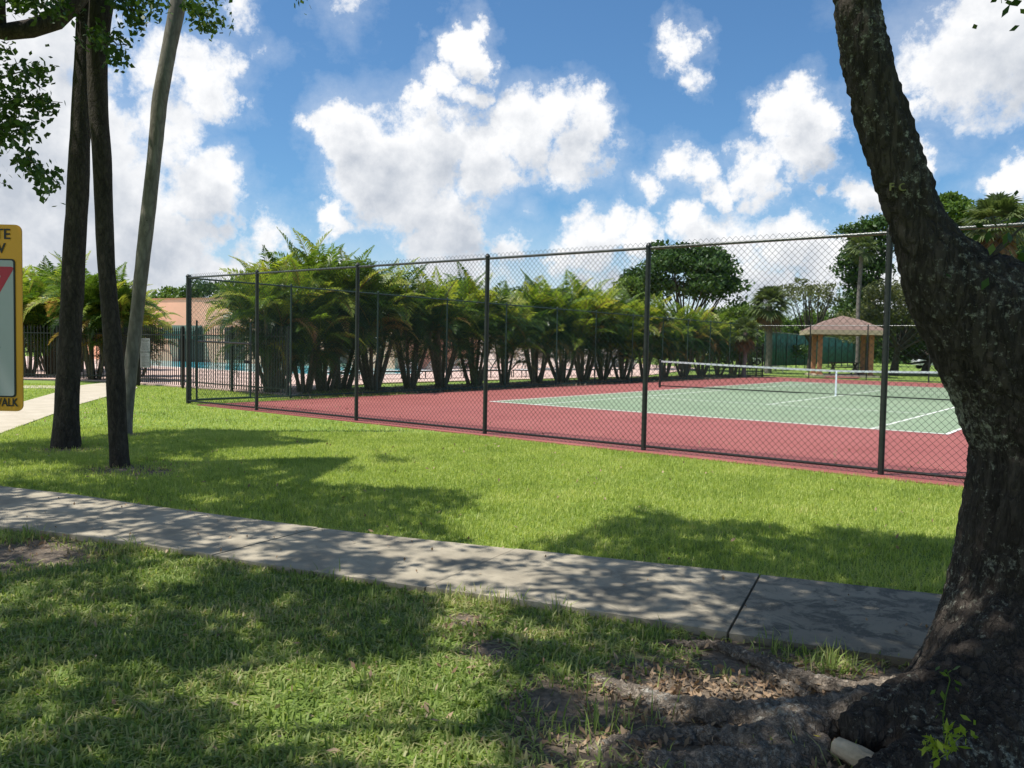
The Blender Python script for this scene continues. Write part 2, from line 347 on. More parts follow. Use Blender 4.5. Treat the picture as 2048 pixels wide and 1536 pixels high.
def empty(name, loc, rz=0.):
    o = bpy.data.objects.new(name, None); COL.objects.link(o); o.location = [float(q) for q in loc]; o.rotation_euler = (0, 0, rz); o.empty_display_size = .2; return o
def keep(o, parent):                    # parent without moving
    o.parent = parent; o.matrix_parent_inverse = Matrix.Translation(parent.location).inverted() if parent.rotation_euler.z == 0 else (Matrix.Translation(parent.location) @ Matrix.Rotation(parent.rotation_euler.z, 4, 'Z')).inverted(); return o
def copy_tree(o, parent=None):
    c = o.copy(); COL.objects.link(c)
    if parent is not None: c.parent = parent
    for ch in list(o.children): copy_tree(ch, c)
    return c
def poly_in(px, py, P):
    P = np.asarray(P, float); r_ = np.zeros(np.shape(px), bool); j = len(P)-1
    for i in range(len(P)):
        xi, yi, xj, yj = *P[i], *P[j]
        r_ ^= ((yi > py) != (yj > py)) & (px < (xj-xi)*(py-yi)/(yj-yi+1e-12)+xi); j = i
    return r_
def vnoise(x, y, s, seed=0.):           # cheap smooth noise on arrays
    return np.array([mnoise.noise(Vector((a*s+seed, b*s-seed, seed))) for a, b in zip(np.ravel(x), np.ravel(y))]).reshape(np.shape(x))

# ------------------------------------------------------------------ ground, paths, court
def sheet(name, P, z, material, th=0., kind='structure'):
    P = [(float(p[0]), float(p[1])) for p in P]; b = MB(); n = len(P)
    area = sum(P[i][0]*P[(i+1) % n][1]-P[(i+1) % n][0]*P[i][1] for i in range(n))
    if area < 0: P = P[::-1]
    b.add([(x, y, z) for x, y in P], [tuple(range(n))])
    if th:
        for i in range(n):
            a, c = P[i], P[(i+1) % n]; b.quad((a[0], a[1], z-th), (c[0], c[1], z-th), (c[0], c[1], z), (a[0], a[1], z))
    return tag(b.build(name, material), kind=kind)
sheet('ground', [(-1500, -1500), (1500, -1500), (1500, 1500), (-1500, 1500)], 0, M['lawn'])
UPE = [G(*p)[:2] for p in [(0, 980), (150, 997), (300, 1020), (500, 1047), (680, 1070), (1030, 1108), (1520, 1160), (1880, 1200)]]
LOE = [G(*p)[:2] for p in [(0, 1063), (180, 1083), (360, 1110), (600, 1150), (850, 1187), (1140, 1228), (1455, 1280), (1800, 1330)]]
def ext(L, a, b):
    L = [np.array(q) for q in L]; d0 = (L[0]-L[1])/np.linalg.norm(L[0]-L[1]); d1 = (L[-1]-L[-2])/np.linalg.norm(L[-1]-L[-2])
    return [L[0]+d0*a]+L+[L[-1]+d1*b]
UPX, LOX = ext(UPE, 9, 9), ext(LOE, 9, 9)
def along(L, x):                        # the y of an edge line at x
    L = np.array(L); return np.interp(x, L[:, 0], L[:, 1])
sheet('sidewalk_bed', UPX+LOX[::-1], .004, M['soilm'])
jx = [(G(650, 1062), G(430, 1120)), (G(1030, 1108), G(850, 1187)), (G(1520, 1160), G(1455, 1280))]
cuts = [(-4.5, -3.4), (-2.6, -1.5), (-.8, .3), (1.1, 2.2), (2.9, 4.0), (4.9, 6.0), (jx[0][0][0], jx[0][1][0]), (jx[1][0][0], jx[1][1][0]), (jx[2][0][0], jx[2][1][0]), (13.6, 13.9), (15.2, 15.5), (16.9, 17.2), (18.6, 18.9), (20.3, 20.6)]
b = MB()
for i, (c0, c1) in enumerate(zip(cuts[:-1], cuts[1:])):
    g = .006 if i else 0
    xs = np.linspace(c0[0]+g, c1[0]-g, 5); xl = np.linspace(c0[1]+g, c1[1]-g, 5); z = .042+rnd.uniform(-.005, .005); zr = z+(.02 if abs(c0[0]-jx[2][0][0]) < .01 else 0)
    up = [(x, float(along(UPX, x)), z) for x in xs]; lo = [(x, float(along(LOX, x)), z) for x in xl]
    for j in range(4): b.quad(lo[j], lo[j+1], up[j+1], up[j])
    ring = lo+up[::-1]
    for j in range(len(ring)):
        a, c = ring[j], ring[(j+1) % len(ring)]; b.quad((a[0], a[1], 0), (c[0], c[1], 0), c, a)
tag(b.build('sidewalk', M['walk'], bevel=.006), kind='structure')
PATH = [G(-250, 960), G(0, 869), G(70, 843), G(162, 809), G(211, 795), G(262, 786), G(275, 776), G(255, 766), G(211, 766), G(112, 777), G(112, 786), G(42, 806), G(-60, 816), G(-350, 850)]
PATH = [q[:2] for q in PATH]
sheet('path', PATH, .02, M['path'], .02)
sheet('garden_path', [G(*p)[:2] for p in [(-200, 777), (112, 777.5), (112, 772), (-200, 771)]], .016, M['path'], .016)
CX0, CX1, CY0, CY1 = -3.75, 18.5, -6.62, 30.3
sheet('court_apron', [(CX0, CY0+.2), (CX1, CY0-.18), (CX1, CY1), (CX0, CY1)], .02, M['red'], .02)
XL, XR = -.14, 10.97
sheet('court_surface', [(XL, 0), (XR, 0), (XR, 23.77), (XL, 23.77)], .024, M['green'])
b = MB()
def ln(x0, y0, x1, y1): b.quad((x0, y0, .028), (x1, y0, .028), (x1, y1, .028), (x0, y1, .028))
ln(XL, -.04, XR, .06); ln(XL, 23.71, XR, 23.8)
for x in (XL+.035, XR-.035): ln(x-.035, .06, x+.035, 23.71)
for x in (1.37, 9.6): ln(x-.03, .06, x+.03, 23.71)
for y in (5.485, 18.285): ln(1.40, y-.03, 9.57, y+.03)
ln(5.455, 5.515, 5.515, 18.255)
tag(b.build('court_lines', M['line']), kind='structure')
sheet('mulch_bed', [(-7.6, -2.9), (-3.8, -3.6), (-3.8, 30.5), (-7.5, 31.), (-7.3, 0)], .006, M['soilm'])

# ------------------------------------------------------------------ chain-link fences
def chain(name, a, b_, z0, z1, cell, wr, material, parent):
    a = np.array(a, float); b_ = np.array(b_, float); L = np.linalg.norm(b_-a); d = (b_-a)/L; nrm = np.array([-d[1], d[0]])
    n = int(L/cell); m_ = int((z1-z0)/cell)+1; q = Q()
    k = np.arange(m_+1)
    for i in range(n):
        s_ = (k+i) % 2; off = i*cell+s_*cell
        yo = np.where(s_ == 0, -1, 1)*wr*.9
        pts = np.stack([a[0]+d[0]*off+nrm[0]*yo, a[1]+d[1]*off+nrm[1]*yo, z0+k*cell], -1)
        P = pts.copy(); u1 = np.array([d[0], d[1], 0])*wr; u2 = np.array([nrm[0], nrm[1], 0])*wr
        ring = np.stack([P+u1*1.25, P-u1*.7+u2, P-u1*.7-u2], 1).reshape(-1, 3)
        ii, jj = np.meshgrid(np.arange(m_), np.arange(3), indexing='ij'); j2 = (jj+1) % 3
        q.add(ring, np.stack([ii*3+jj, ii*3+j2, ii*3+3+j2, ii*3+3+jj], -1).reshape(-1, 4))
    return q.build(name, material, parent)
def cyl(name, a, b_, r_, material, parent, n=12, cap=False):
    mb = MB(); mb.tube([a, b_], [r_, r_], n)
    if cap:                                # domed loop cap that carries the rail
        top = np.array(b_); mb.tube([top, top+(0, 0, .02), top+(0, 0, .05), top+(0, 0, .065)], [r_*1.15, r_*1.15, r_*.7, .004], n)
    return mb.build(name, material, parent, smooth=False)
def fence(label, a, b_, posts, h, cell, wr, wmat, rails, name='chain_link_fence', pr_=.04, zb=.06, midr=None):
    a = np.array(a, float); b_ = np.array(b_, float); L = np.linalg.norm(b_-a); d = (b_-a)/L
    f = empty(name, (0, 0, 0)); tag(f, label, 'fence')
    for (s_, rr) in posts:
        p = a+d*s_; cyl('post', (p[0], p[1], 0), (p[0], p[1], h+.02), rr, M['post'] if wmat is M['wire'] else M['gpost'], f, cap=True)
    n2 = np.array([-d[1], d[0]])*(pr_+.012)
    cyl('top_rail', (a[0], a[1], h), (b_[0], b_[1], h), .021, rails, f, 10)
    cyl('bottom_rail', (*(a-n2*0), zb+.02), (*(b_-n2*0), zb+.02), .019, M['post'] if wmat is M['wire'] else M['gpost'], f, 8)
    chain('wire_mesh', a-n2*.6, b_-n2*.6, .03, h+.05, cell, wr, wmat, f)
    return f
FY = -6.37
px_posts = [-4.22, -1.52, 1.69, 4.93, 7.98, 11.29, 14.4, 17.5]
fence('tall black chain link fence along the lawn in front of the red tennis court', (-4.22, FY), (18.0, FY),
      [(x+4.22, .038 if i else .046) for i, x in enumerate(px_posts)], 3.0, .043, .0026, M['wire'], M['rail'])
SX = -4.3
ysp = [onx(px, SX) for px in (578, 752, 891, 1010, 1112, 1190, 1264, 1325, 1375, 1420, 1460)]
ys = [0.05]+[y-FY for y in ysp if 1.5 < y-FY < 36]+[36.6]
fence('green chain link side fence between the court and the palm hedge', (SX, FY+.06), (SX-.1, 30.2),
      [(y, .026) for y in ys], 3.0, .06, .0026, M['wire_green'], M['gpost'])
fence('chain link fence at the far end of the court before the gazebo', (SX-.1, 30.25), (18, 30.25),
      [(x, .033) for x in (.02, 3.1, 6.2, 9.3, 12.4, 15.5, 18.6, 21.7)], 3.0, .07, .003, M['wire'], M['rail'])
g_ = empty('gate', (SX, -6.2, 0)); tag(g_, 'chain link gate with mid rail beside the corner post of court fence', 'gate')
b = MB()
def gp(y, z): return (SX+.09, y, z)
b.tube([gp(-6.15, .1), gp(-6.15, 2.0)], .024); b.tube([gp(-4.65, .1), gp(-4.65, 2.0)], .024)
b.tube([gp(-6.15, .1), gp(-4.65, .1)], .024)
keep(b.build('gate_frame', M['gpost']), g_)
b = MB(); b.tube([gp(-6.15, 1.5), gp(-4.65, 1.46)], .022); keep(b.build('mid_rail', M['rail']), g_)
b = MB(); b.box(gp(-4.75, 1.0), (.05, .12, .08)); keep(b.build('latch', M['post'], bevel=.005), g_)

# ------------------------------------------------------------------ tennis net
nt = empty('tennis_net', (5.485, 11.885, 0)); tag(nt, 'black tennis net with white headband and centre strap across the green court', 'tennis net')
NX0, NX1, NY = -1.15, 12.15, 11.885
def nz(x): t = abs((x-5.485)/(NX1-5.485)); return .914+.156*min(1, t)**1.25
q = Q(); xs = np.arange(NX0, NX1, .06)
for x in xs:
    V, F = tube([(x, NY, .06), (x, NY, nz(x))], .0024, 3); q.add(V, F)
for t in np.linspace(0.06, .95, 19):
    xx = np.linspace(NX0, NX1, 30); V, F = tube([(x, NY, nz(x)*t+.03) for x in xx], .0024, 3); q.add(V, F)
keep(q.build('netting', M['netc']), nt)
def strip(z0f, z1f, th, nm, mt):
    b = MB(); xx = np.linspace(NX0, NX1, 41)
    for x0, x1 in zip(xx[:-1], xx[1:]):
        for s_ in (-1, 1):
            y = NY+s_*th; v = [(x0, y, z0f(x0)), (x1, y, z0f(x1)), (x1, y, z1f(x1)), (x0, y, z1f(x0))]; b.quad(*(v if s_ < 0 else v[::-1]))
        b.quad((x0, NY-th, z1f(x0)), (x1, NY-th, z1f(x1)), (x1, NY+th, z1f(x1)), (x0, NY+th, z1f(x0)))
    keep(b.build(nm, mt), nt)
strip(lambda x: nz(x)-.065, lambda x: nz(x)+.004, .012, 'headband', M['tape'])
strip(lambda x: nz(x)*.03+.035-(.0 if abs(x-5.5) > 1 else -.02), lambda x: nz(x)*.03+.075, .02, 'bottom_tape', M['netc'])
b = MB(); b.box((5.485, NY-.02, .47), (.055, .012, .88)); keep(b.build('centre_strap', M['strap']), nt)
for x in (NX0-.05, NX1+.05):
    b = MB(); b.tube([(x, NY, 0), (x, NY, 1.09)], .045, 12); b.tube([(x, NY, 1.09), (x, NY, 1.11)], [.05, .03], 12); keep(b.build('net_post', M['black']), nt)
    b = MB(); b.box((x, NY-.06, .85), (.05, .07, .12)); b.tube([(x-.06, NY-.1, .85), (x+.06, NY-.1, .85)], .01, 6); keep(b.build('crank', M['black']), nt)

# ------------------------------------------------------------------ picket fence round the pool
def picket_run(label, a, b_, sp=.115, h=1.83, post=2.35):
    a = np.array(a, float); b_ = np.array(b_, float); L = np.linalg.norm(b_-a); d = (b_-a)/L; rz = math.atan2(d[1], d[0])
    f = empty('picket_fence', (a[0], a[1], 0)); tag(f, label, 'fence')
    nb = max(1, round(L/post)); pl = L/nb
    for i in range(nb+1):
        p = a+d*pl*i; b = MB(); b.box((p[0], p[1], .97), (.065, .065, 1.94), rz); b.box((p[0], p[1], 1.95), (.085, .085, .03), rz, taper=.5); keep(b.build('post', M['black']), f)
    for i in range(nb):
        b = MB(); n = int(pl/sp)
        for j in range(1, n):
            p = a+d*(pl*i+pl*j/n); b.box((p[0], p[1], .97), (.022, .022, 1.74), rz); b.box((p[0], p[1], 1.90), (.03, .03, .12), rz, taper=.05)
        for z in (.22, 1.68): b.beam((*(a+d*(pl*i+.04)), z), (*(a+d*(pl*(i+1)-.04)), z), .03, .035)
        keep(b.build('picket_panel', M['black']), f)
    return f
PA, PB, PC_, PD = G(-120, 757)[:2], G(233, 764)[:2], G(278, 770)[:2], G(575, 794)[:2]
picket_run('black picket fence behind the left palms beside the pool gate', PA, PB)
picket_run('black picket fence between the pool rules sign and the palm hedge', PC_, PD)
picket_run('short black picket fence at the far corner of the palm hedge', G(1478, 755)[:2], G(1524, 755)[:2], post=1.2)
gt = picket_run('black pool gate next to the white rules sign', PB+(PC_-PB)*.05, PC_-(PC_-PB)*.05, post=9); gt.name = 'pool_gate'; gt['category'] = 'gate'
for c in gt.children: c.name = {'post': 'gate_post', 'picket_panel': 'gate_leaf'}.get(c.name.split('.')[0], c.name)
# dark equipment box post behind the sign
p = G(274, 772)
b = MB(); b.box((0, 0, .95), (.2, .12, 1.9)); b.box((0, 0, 1.92), (.24, .16, .05)); o = b.build('gate_pillar', M['black'], bevel=.01); o.location = (p[0], p[1], 0); o.rotation_euler.z = math.atan2((PC_-PB)[1], (PC_-PB)[0]); tag(o, 'thick black gate pillar at the edge of the pool rules sign', 'pillar')
def text(name, s, size, loc, xdir, mt, parent, ext_=.001, bold=0., align='CENTER', up=(0, 0, 1), sx=1.):
    cu = bpy.data.curves.new(name, 'FONT'); cu.body = s; cu.size = size; cu.align_x = align; cu.align_y = 'CENTER'; cu.extrude = ext_; cu.offset = bold
    o = bpy.data.objects.new(name, cu); cu.materials.append(mt); COL.objects.link(o)
    x = Vector(xdir).normalized(); z = Vector(up); y = (z-x*z.dot(x)).normalized(); nn = x.cross(y)
    mm = Matrix.Identity(4)
    for i in range(3): mm[i][0], mm[i][1], mm[i][2], mm[i][3] = x[i]*sx, y[i], nn[i], loc[i]
    dg = bpy.context.evaluated_depsgraph_get(); me = bpy.data.meshes.new_from_object(o.evaluated_get(dg)); bpy.data.objects.remove(o)
    me.transform(mm); o = link(bpy.data.objects.new(name, me)); keep(o, parent); return o
# pool rules sign
rc = D(291, 706, 27.0); xd = RT.copy(); xd[2] = 0; xd /= np.linalg.norm(xd); fd = np.array([-xd[1], xd[0], 0])  # points away from the camera
rs = empty('rules_sign', (rc[0], rc[1], 0)); tag(rs, 'white pool rules sign with rows of black text on the picket fence', 'sign')
def slab(nm, c, w_, h_, mt, parent, th=.006, rad=.0, toward=0.):
    c = np.array(c, float)-fd*toward; pts = []
    if rad <= 0: pts = [(-w_/2, -h_/2), (w_/2, -h_/2), (w_/2, h_/2), (-w_/2, h_/2)]
    else:
        for cx, cz, a0 in ((w_/2-rad, -h_/2+rad, -90), (w_/2-rad, h_/2-rad, 0), (-w_/2+rad, h_/2-rad, 90), (-w_/2+rad, -h_/2+rad, 180)):
            for k in range(7): t = math.radians(a0+k*15); pts.append((cx+rad*math.cos(t), cz+rad*math.sin(t)))
    return poly3(nm, c, pts, mt, parent, th)
def poly3(nm, c, pts, mt, parent, th=.003, hole=None):
    b = MB(); n = len(pts); fr = [c+xd*x+np.array([0, 0, z])-fd*th/2 for x, z in pts]; bk = [p+fd*th for p in fr]
    if hole is None:
        b.add(fr, [tuple(range(n))]); b.add(bk, [tuple(range(n))[::-1]])
    else:
        hr = [c+xd*x+np.array([0, 0, z])-fd*th/2 for x, z in hole]
        for i in range(n): b.quad(fr[i], fr[(i+1) % n], hr[(i+1) % n], hr[i])
    for i in range(n): b.quad(fr[i], bk[i], bk[(i+1) % n], fr[(i+1) % n])
    return keep(b.build(nm, mt), parent)
slab('board', rc, .34, .96, M['signw'], rs)
fp = rc-fd*.006
def rl(z, s, size): text('lettering', s, size, fp+np.array([0, 0, z]), xd, M['signk'], rs, .0005, sx=.8)
rl(.42, 'POOL RULES', .055); rl(.37, 'POOL HOURS', .03)
for i, s in enumerate(['DAWN TO DUSK ONLY', 'NO LIFEGUARD ON DUTY', 'SWIM AT OWN RISK', 'SHOWER BEFORE ENTERING', 'NO GLASS OR FOOD']): rl(.31-i*.05, s, .028)
rl(.03, 'NO DIVING', .075)
for i, s in enumerate(['NO RUNNING', 'NO ANIMALS IN POOL AREA', 'CHILDREN UNDER 12 MUST', 'BE WITH AN ADULT', 'NO BALLS OR FLOATS', 'RESIDENTS AND GUESTS', 'BATHING LOAD POSTED', 'POOL DEPTH 3 TO 5 FT']): rl(-.06-i*.05, s, .026)

# ------------------------------------------------------------------ street sign at the left
sc_d = 4.05; k = sc_d/FPX; SCt = D(-17.5, 636, sc_d)
ss = empty('crosswalk_sign', (SCt[0], SCt[1], 0)); tag(ss, 'orange and white state law yield sign for the crosswalk, partly in view', 'sign')
Wd, Hd = 125*k, 372*k
slab('panel', SCt, Wd, Hd, M['orange'], ss, .008, 13*k)
slab('border', SCt-np.array([0, 0, 20*k]), 100*k, 276*k, M['signk'], ss, .003, 7*k, .006)
slab('white_field', SCt-np.array([0, 0, 20*k]), 94*k, 270*k, M['signw'], ss, .003, 5*k, .008)
front = SCt-fd*.0095
def tri(r_, dz=0):                      # rounded triangle pointing down
    pts = []
    for ang in (90+180, -30+60, 150):
        pass
    V3 = [np.array([0, -r_]), np.array([r_*.93, r_*.6]), np.array([-r_*.93, r_*.6])]
    for i in range(3):
        p, a, c = V3[i], V3[i-1], V3[(i+1) % 3]
        ta = (a-p)/np.linalg.norm(a-p); tb = (c-p)/np.linalg.norm(c-p); rr = r_*.16
        for t in np.linspace(0, 1, 5): pts.append(tuple((1-t)**2*(p+ta*rr)+2*t*(1-t)*p+t*t*(p+tb*rr)))
    return pts
tcx = front+np.array([0, 0, 70*k])
poly3('yield_triangle', tcx, tri(54*k), M['signr'], ss, .002, hole=tri(25*k))
poly3('sign_post', SCt+fd*.018, [(-.03, -SCt[2]), (.005, -SCt[2]), (.005, Hd/2-.03), (-.03, Hd/2-.03)], M['alu'], ss, .02)
def st(s, x, y, size, sx=1.): text('lettering', s, size*k, SCt-fd*.0072+xd*((x+17.5)*k)+np.array([0, 0, (636-y)*k]), xd, M['signk'], ss, .0008, bold=.0008, sx=sx)
st('STATE', -17, 470, 29, 1.0); st('LAW', -17, 498, 28, 1.0); st('WITHIN', -17, 781, 20, .95); st('CROSSWALK', -17, 805, 23, .78)
st('TO', -17, 640, 26)
# walking figure on the sign, only its hand and foot reach into view
pm = front-np.array([0, 0, 60*k])
for pts in ([(-3, 26), (3, 26), (5, 20), (0, 16), (-5, 20)], [(-6, 14), (6, 14), (18, 2), (16, -2), (6, 6), (6, -8), (-6, -8)], [(-6, -8), (6, -8), (17, -38), (10, -38), (0, -16), (-12, -36), (-16, -32)], [(-6, 12), (-16, 0), (-13, -4), (-5, 4)]):
    poly3('figure', pm, [(a*k*1.1, c*k*1.1) for a, c in pts], M['signk'], ss, .002)

# ------------------------------------------------------------------ pool, deck, building
WN = [G(250, 731), G(369, 738), G(540, 749), G(660, 753), G(830, 750)]
WF = [G(840, 741), G(793, 737.5), G(540, 728.5), G(369, 724), G(250, 722)]
deck_poly = [PB+(0, .15), PC_+(0.1, .15), PD+(-.1, .3), G(640, 778)[:2], G(760, 768)[:2], G(1010, 761)[:2], G(1280, 754)[:2], G(1400, 738)[:2], G(1200, 722)[:2], G(700, 716)[:2], G(250, 712)[:2], G(-150, 716)[:2], PA+(0, .15)]
sheet('pool_deck', deck_poly, .05, M['deck'], .05)
ctr = np.mean([q[:2] for q in WN+WF], 0)
def grow(P, a): return [np.array(q[:2])+(np.array(q[:2])-ctr)/np.linalg.norm(np.array(q[:2])-ctr)*a for q in P]
sheet('pool_coping', grow(WN+WF, .35), .09, M['coping'], .04)
sheet('pool_water', WN+WF, .094, M['water'])
B0, B1 = D(150, 700, 60)[:2], D(790, 700, 47.5)[:2]
bl = empty('clubhouse', (B0[0], B0[1], 0)); tag(bl, 'flat roofed salmon pink clubhouse behind the pool', 'building')
bd = (B1-B0)/np.linalg.norm(B1-B0); bn = np.array([-bd[1], bd[0]]); rzb = math.atan2(bd[1], bd[0])
def bpt(t, dpt, z): p = B0+(B1-B0)*t+bn*dpt; return (p[0], p[1], z)
BL = np.linalg.norm(B1-B0); HT = 4.25
b = MB(); c = bpt(.5, 5, HT/2); b.box(c, (BL, 10, HT), rzb); keep(b.build('wall', M['salmon']), bl)
b = MB(); c = bpt(.5, 5, HT+.03); b.box(c, (BL+.12, 10.12, .07), rzb); keep(b.build('parapet_cap', M['salmon2']), bl)
b = MB(); c = bpt(.5, -.03, 1.85); b.box(c, (BL*.98, .05, .05), rzb); keep(b.build('stucco_band', M['coping']), bl)
def bpx(px): d = ray(px, 690)[:2]; A = np.array([[d[0], -(B1-B0)[0]], [d[1], -(B1-B0)[1]]]); s_ = np.linalg.solve(A, B0-CAM[:2]); return s_[1]
t = bpx(383)
b = MB(); b.box(bpt(t, -.04, .9), (1.1*2, .06, 1.8), rzb); keep(b.build('door', M['darkwood']), bl)
for px in (470, 600, 680):
    t2 = bpx(px); b = MB(); b.box(bpt(t2, -.04, 1.35), (1.6, .06, 2.1), rzb); w_ = keep(b.build('window', M['darkwood']), bl)
aw = empty('awning', bpt(t-.003, 0, 0)); b = MB()
x0, x1 = bpx(335), bpx(406)
P = [bpt(x0, -.05, 2.5), bpt(x1, -.05, 2.5), bpt(x1, -.8, 2.1), bpt(x0, -.8, 2.1), bpt(x0, -.8, 1.6), bpt(x1, -.8, 1.6), bpt(x0, -.05, 1.6), bpt(x1, -.05, 1.6)]
b.add(P, [(0, 3, 2, 1), (3, 4, 5, 2), (0, 6, 4, 3), (1, 2, 5, 7)]); keep(b.build('awning_canopy', M['awning']), aw)
tag(aw, 'dark green awning over the clubhouse door', 'awning')
t = bpx(326); fl = empty('floodlight', bpt(t, 0, 0)); tag(fl, 'square floodlight high on the salmon clubhouse wall', 'lamp')
b = MB(); b.box(bpt(t, -.15, 2.66), (.42, .2, .36), rzb); b.box(bpt(t, -.05, 2.42), (.2, .12, .12), rzb); keep(b.build('housing', M['lampb'], bevel=.02), fl)
b = MB(); b.box(bpt(t, -.262, 2.67), (.32, .02, .26), rzb); keep(b.build('lens', M['lampg']), fl)
# second pool building, seen between the palm stems
B2 = D(1010, 700, 66); ob = empty('pool_pavilion', (B2[0], B2[1], 0), rzb); tag(ob, 'low grey tan pavilion glimpsed between the palm stems', 'building')
b = MB(); b.box((0, 3, 1.6), (15, 6, 3.2)); b.build('wall', M['coping'], ob)
b = MB(); b.box((0, 3, 3.3), (15.8, 6.8, .25)); b.add([(-7.9, -.4, 3.43), (7.9, -.4, 3.43), (7.9, 6.4, 3.43), (-7.9, 6.4, 3.43), (-4, 3, 4.6), (4, 3, 4.6)], [(0, 1, 5, 4), (1, 2, 5), (2, 3, 4, 5), (3, 0, 4)]); b.build('roof', M['shingle'], ob)
for x in (-6, -3, 0, 3, 6):
    b = MB(); b.box((x, -.03, 1.4), (1.3, .08, 1.5)); b.build('window', M['darkwood'], ob)

# sun loungers and a parasol on the pool deck
def lounger():
    r_ = empty('sun_lounger', (0, 0, 0)); b = MB()
    for y in (-.32, .32):
        b.beam((-.95, y, .32), (.35, y, .32), .035, .05); b.beam((.35, y, .32), (.95, y, .82), .035, .05)
    for x in (-.95, .35): b.beam((x, -.32, .32), (x, .32, .32), .03, .04)
    b.beam((.95, -.32, .82), (.95, .32, .82), .03, .04); b.build('frame', M['black'], r_)
    for x in (-.8, .45):
        for y in (-.32, .32):
            b = MB(); b.beam((x, y, 0.), (x, y, .3), .035, .035); b.build('leg', M['black'], r_)
    b = MB()
    for i in range(15): x = -.9+i*.083; b.box((x, 0, .352), (.055, .62, .008))
    b.build('seat', M['strapw'], r_)
    b = MB()
    for i in range(8): t = (i+.5)/8; b.beam((.35+.6*t, -.31, .352+.5*t), (.35+.6*t, .31, .352+.5*t), .05, .008)
    b.build('backrest', M['strapw'], r_); return r_
LG = 'sun loungers on the pool deck'
spots = [(685, 766, .3), (705, 764, .3), (790, 763, .2), (850, 762, .4), (905, 761, .3), (960, 760, .5), (1000, 759, .2), (1050, 758, .4), (1100, 757, .3), (1150, 756, .5), (1200, 755.5, .3), (1245, 755, .4)]
L0 = lounger(); ordn = ['first', 'second', 'third', 'fourth', 'fifth', 'sixth', 'seventh', 'eighth', 'ninth', 'tenth', 'eleventh', 'twelfth', 'thirteenth', 'fourteenth', 'fifteenth', 'sixteenth', 'seventeenth', 'eighteenth', 'nineteenth', 'twentieth', 'twenty first', 'twenty second', 'twenty third', 'twenty fourth', 'twenty fifth']
for i, (x, y, a) in enumerate(spots):
    o = L0 if i == 0 else copy_tree(L0); p = G(x, y-3); o.location = (p[0], p[1], .05); o.rotation_euler.z = a+1.2+rnd.uniform(-.3, .3)
    tag(o, f'black framed white sun lounger by the pool, {ordn[i]} from the left', 'sun lounger', LG)
for i, (x, y) in enumerate([(835, 742), (1075, 738)]):
    p = G(x, y); o = empty('parasol', (p[0], p[1], .05)); tag(o, ['green pool parasol seen left of the middle fence post', 'green pool parasol seen between the hedge palms'][i], 'parasol', 'green parasols by the pool')
    b = MB(); b.tube([(0, 0, 0), (0, 0, 2.6)], .025, 8); b.build('pole', M['white'], o); b = MB(); n = 8
    V = [(0, 0, 2.65)]+[(1.4*math.cos(k*math.pi/4), 1.4*math.sin(k*math.pi/4), 2.15) for k in range(8)]+[(1.4*math.cos(k*math.pi/4), 1.4*math.sin(k*math.pi/4), 2.0) for k in range(8)]
    b.add(V, [(0, 1+k, 1+(k+1) % 8) for k in range(8)]+[(1+k, 9+k, 9+(k+1) % 8, 1+(k+1) % 8) for k in range(8)]); b.build('canopy', M['parasol'], o)

# ------------------------------------------------------------------ gazebo, benches, windscreens
gz = D(1681, 752, 52.5); gz[2] = 0
go = empty('gazebo', gz, -YAW-.20); tag(go, 'square open gazebo with brown hipped roof and orange pillars', 'gazebo')
hw = 2.25; b = MB(); z0 = 2.63
b.add([(-hw, -hw, z0+.26), (hw, -hw, z0+.26), (hw, hw, z0+.26), (-hw, hw, z0+.26), (-1., -1., z0+.9), (1., -1., z0+.9), (1., 1., z0+.9), (-1., 1., z0+.9), (-.0, 0, z0+1.22)],
      [(0, 1, 5, 4), (1, 2, 6, 5), (2, 3, 7, 6), (3, 0, 4, 7), (4, 5, 8), (5, 6, 8), (6, 7, 8), (7, 4, 8)]); b.build('roof', M['shingle'], go)
b = MB()
for (x, y, dx, dy) in ((0, -hw, 2*hw, .06), (0, hw, 2*hw, .06), (-hw, 0, .06, 2*hw-.07), (hw, 0, .06, 2*hw-.07)): b.box((x, y, z0+.12), (dx, dy, .28))
b.build('fascia', M['fascia'], go); b = MB(); b.box((0, 0, z0+.18), (2*hw-.1, 2*hw-.1, .04)); b.build('soffit', M['darkwood'], go)
for x in (-1.5, 1.5):
    for y in (-1.3, 1.1):
        b = MB(); b.box((x, y, (z0+.1)/2), (.26, .26, z0+.1)); b.box((x, y, .1), (.38, .38, .2)); b.build('pillar', M['salmon2'], go)
b = MB(); b.box((0, 0, .06), (3.8, 3.8, .12)); b.build('floor_slab', M['path'], go)
tb = empty('picnic_table', gz+FW*(0, ) if False else gz, -YAW); tag(tb, 'dark picnic table under the gazebo roof', 'table')
b = MB(); b.box((.2, 0, .87), (1.8, .75, .05)); b.build('table_top', M['darkwood'], tb)
for s_ in (-1, 1): b = MB(); b.box((.2, s_*.62, .58), (1.8, .25, .04)); b.build('bench_seat', M['darkwood'], tb)
for x in (-.5, .9): b = MB(); b.beam((x, -.62, .12), (x, .3, .85), .08, .08); b.beam((x, .62, .12), (x, -.3, .85), .08, .08); b.build('leg', M['darkwood'], tb)
sheet('gazebo_apron', [G(*p)[:2] for p in [(1655, 752), (1725, 752), (1718, 757), (1645, 757)]], .03, M['red'], .03)
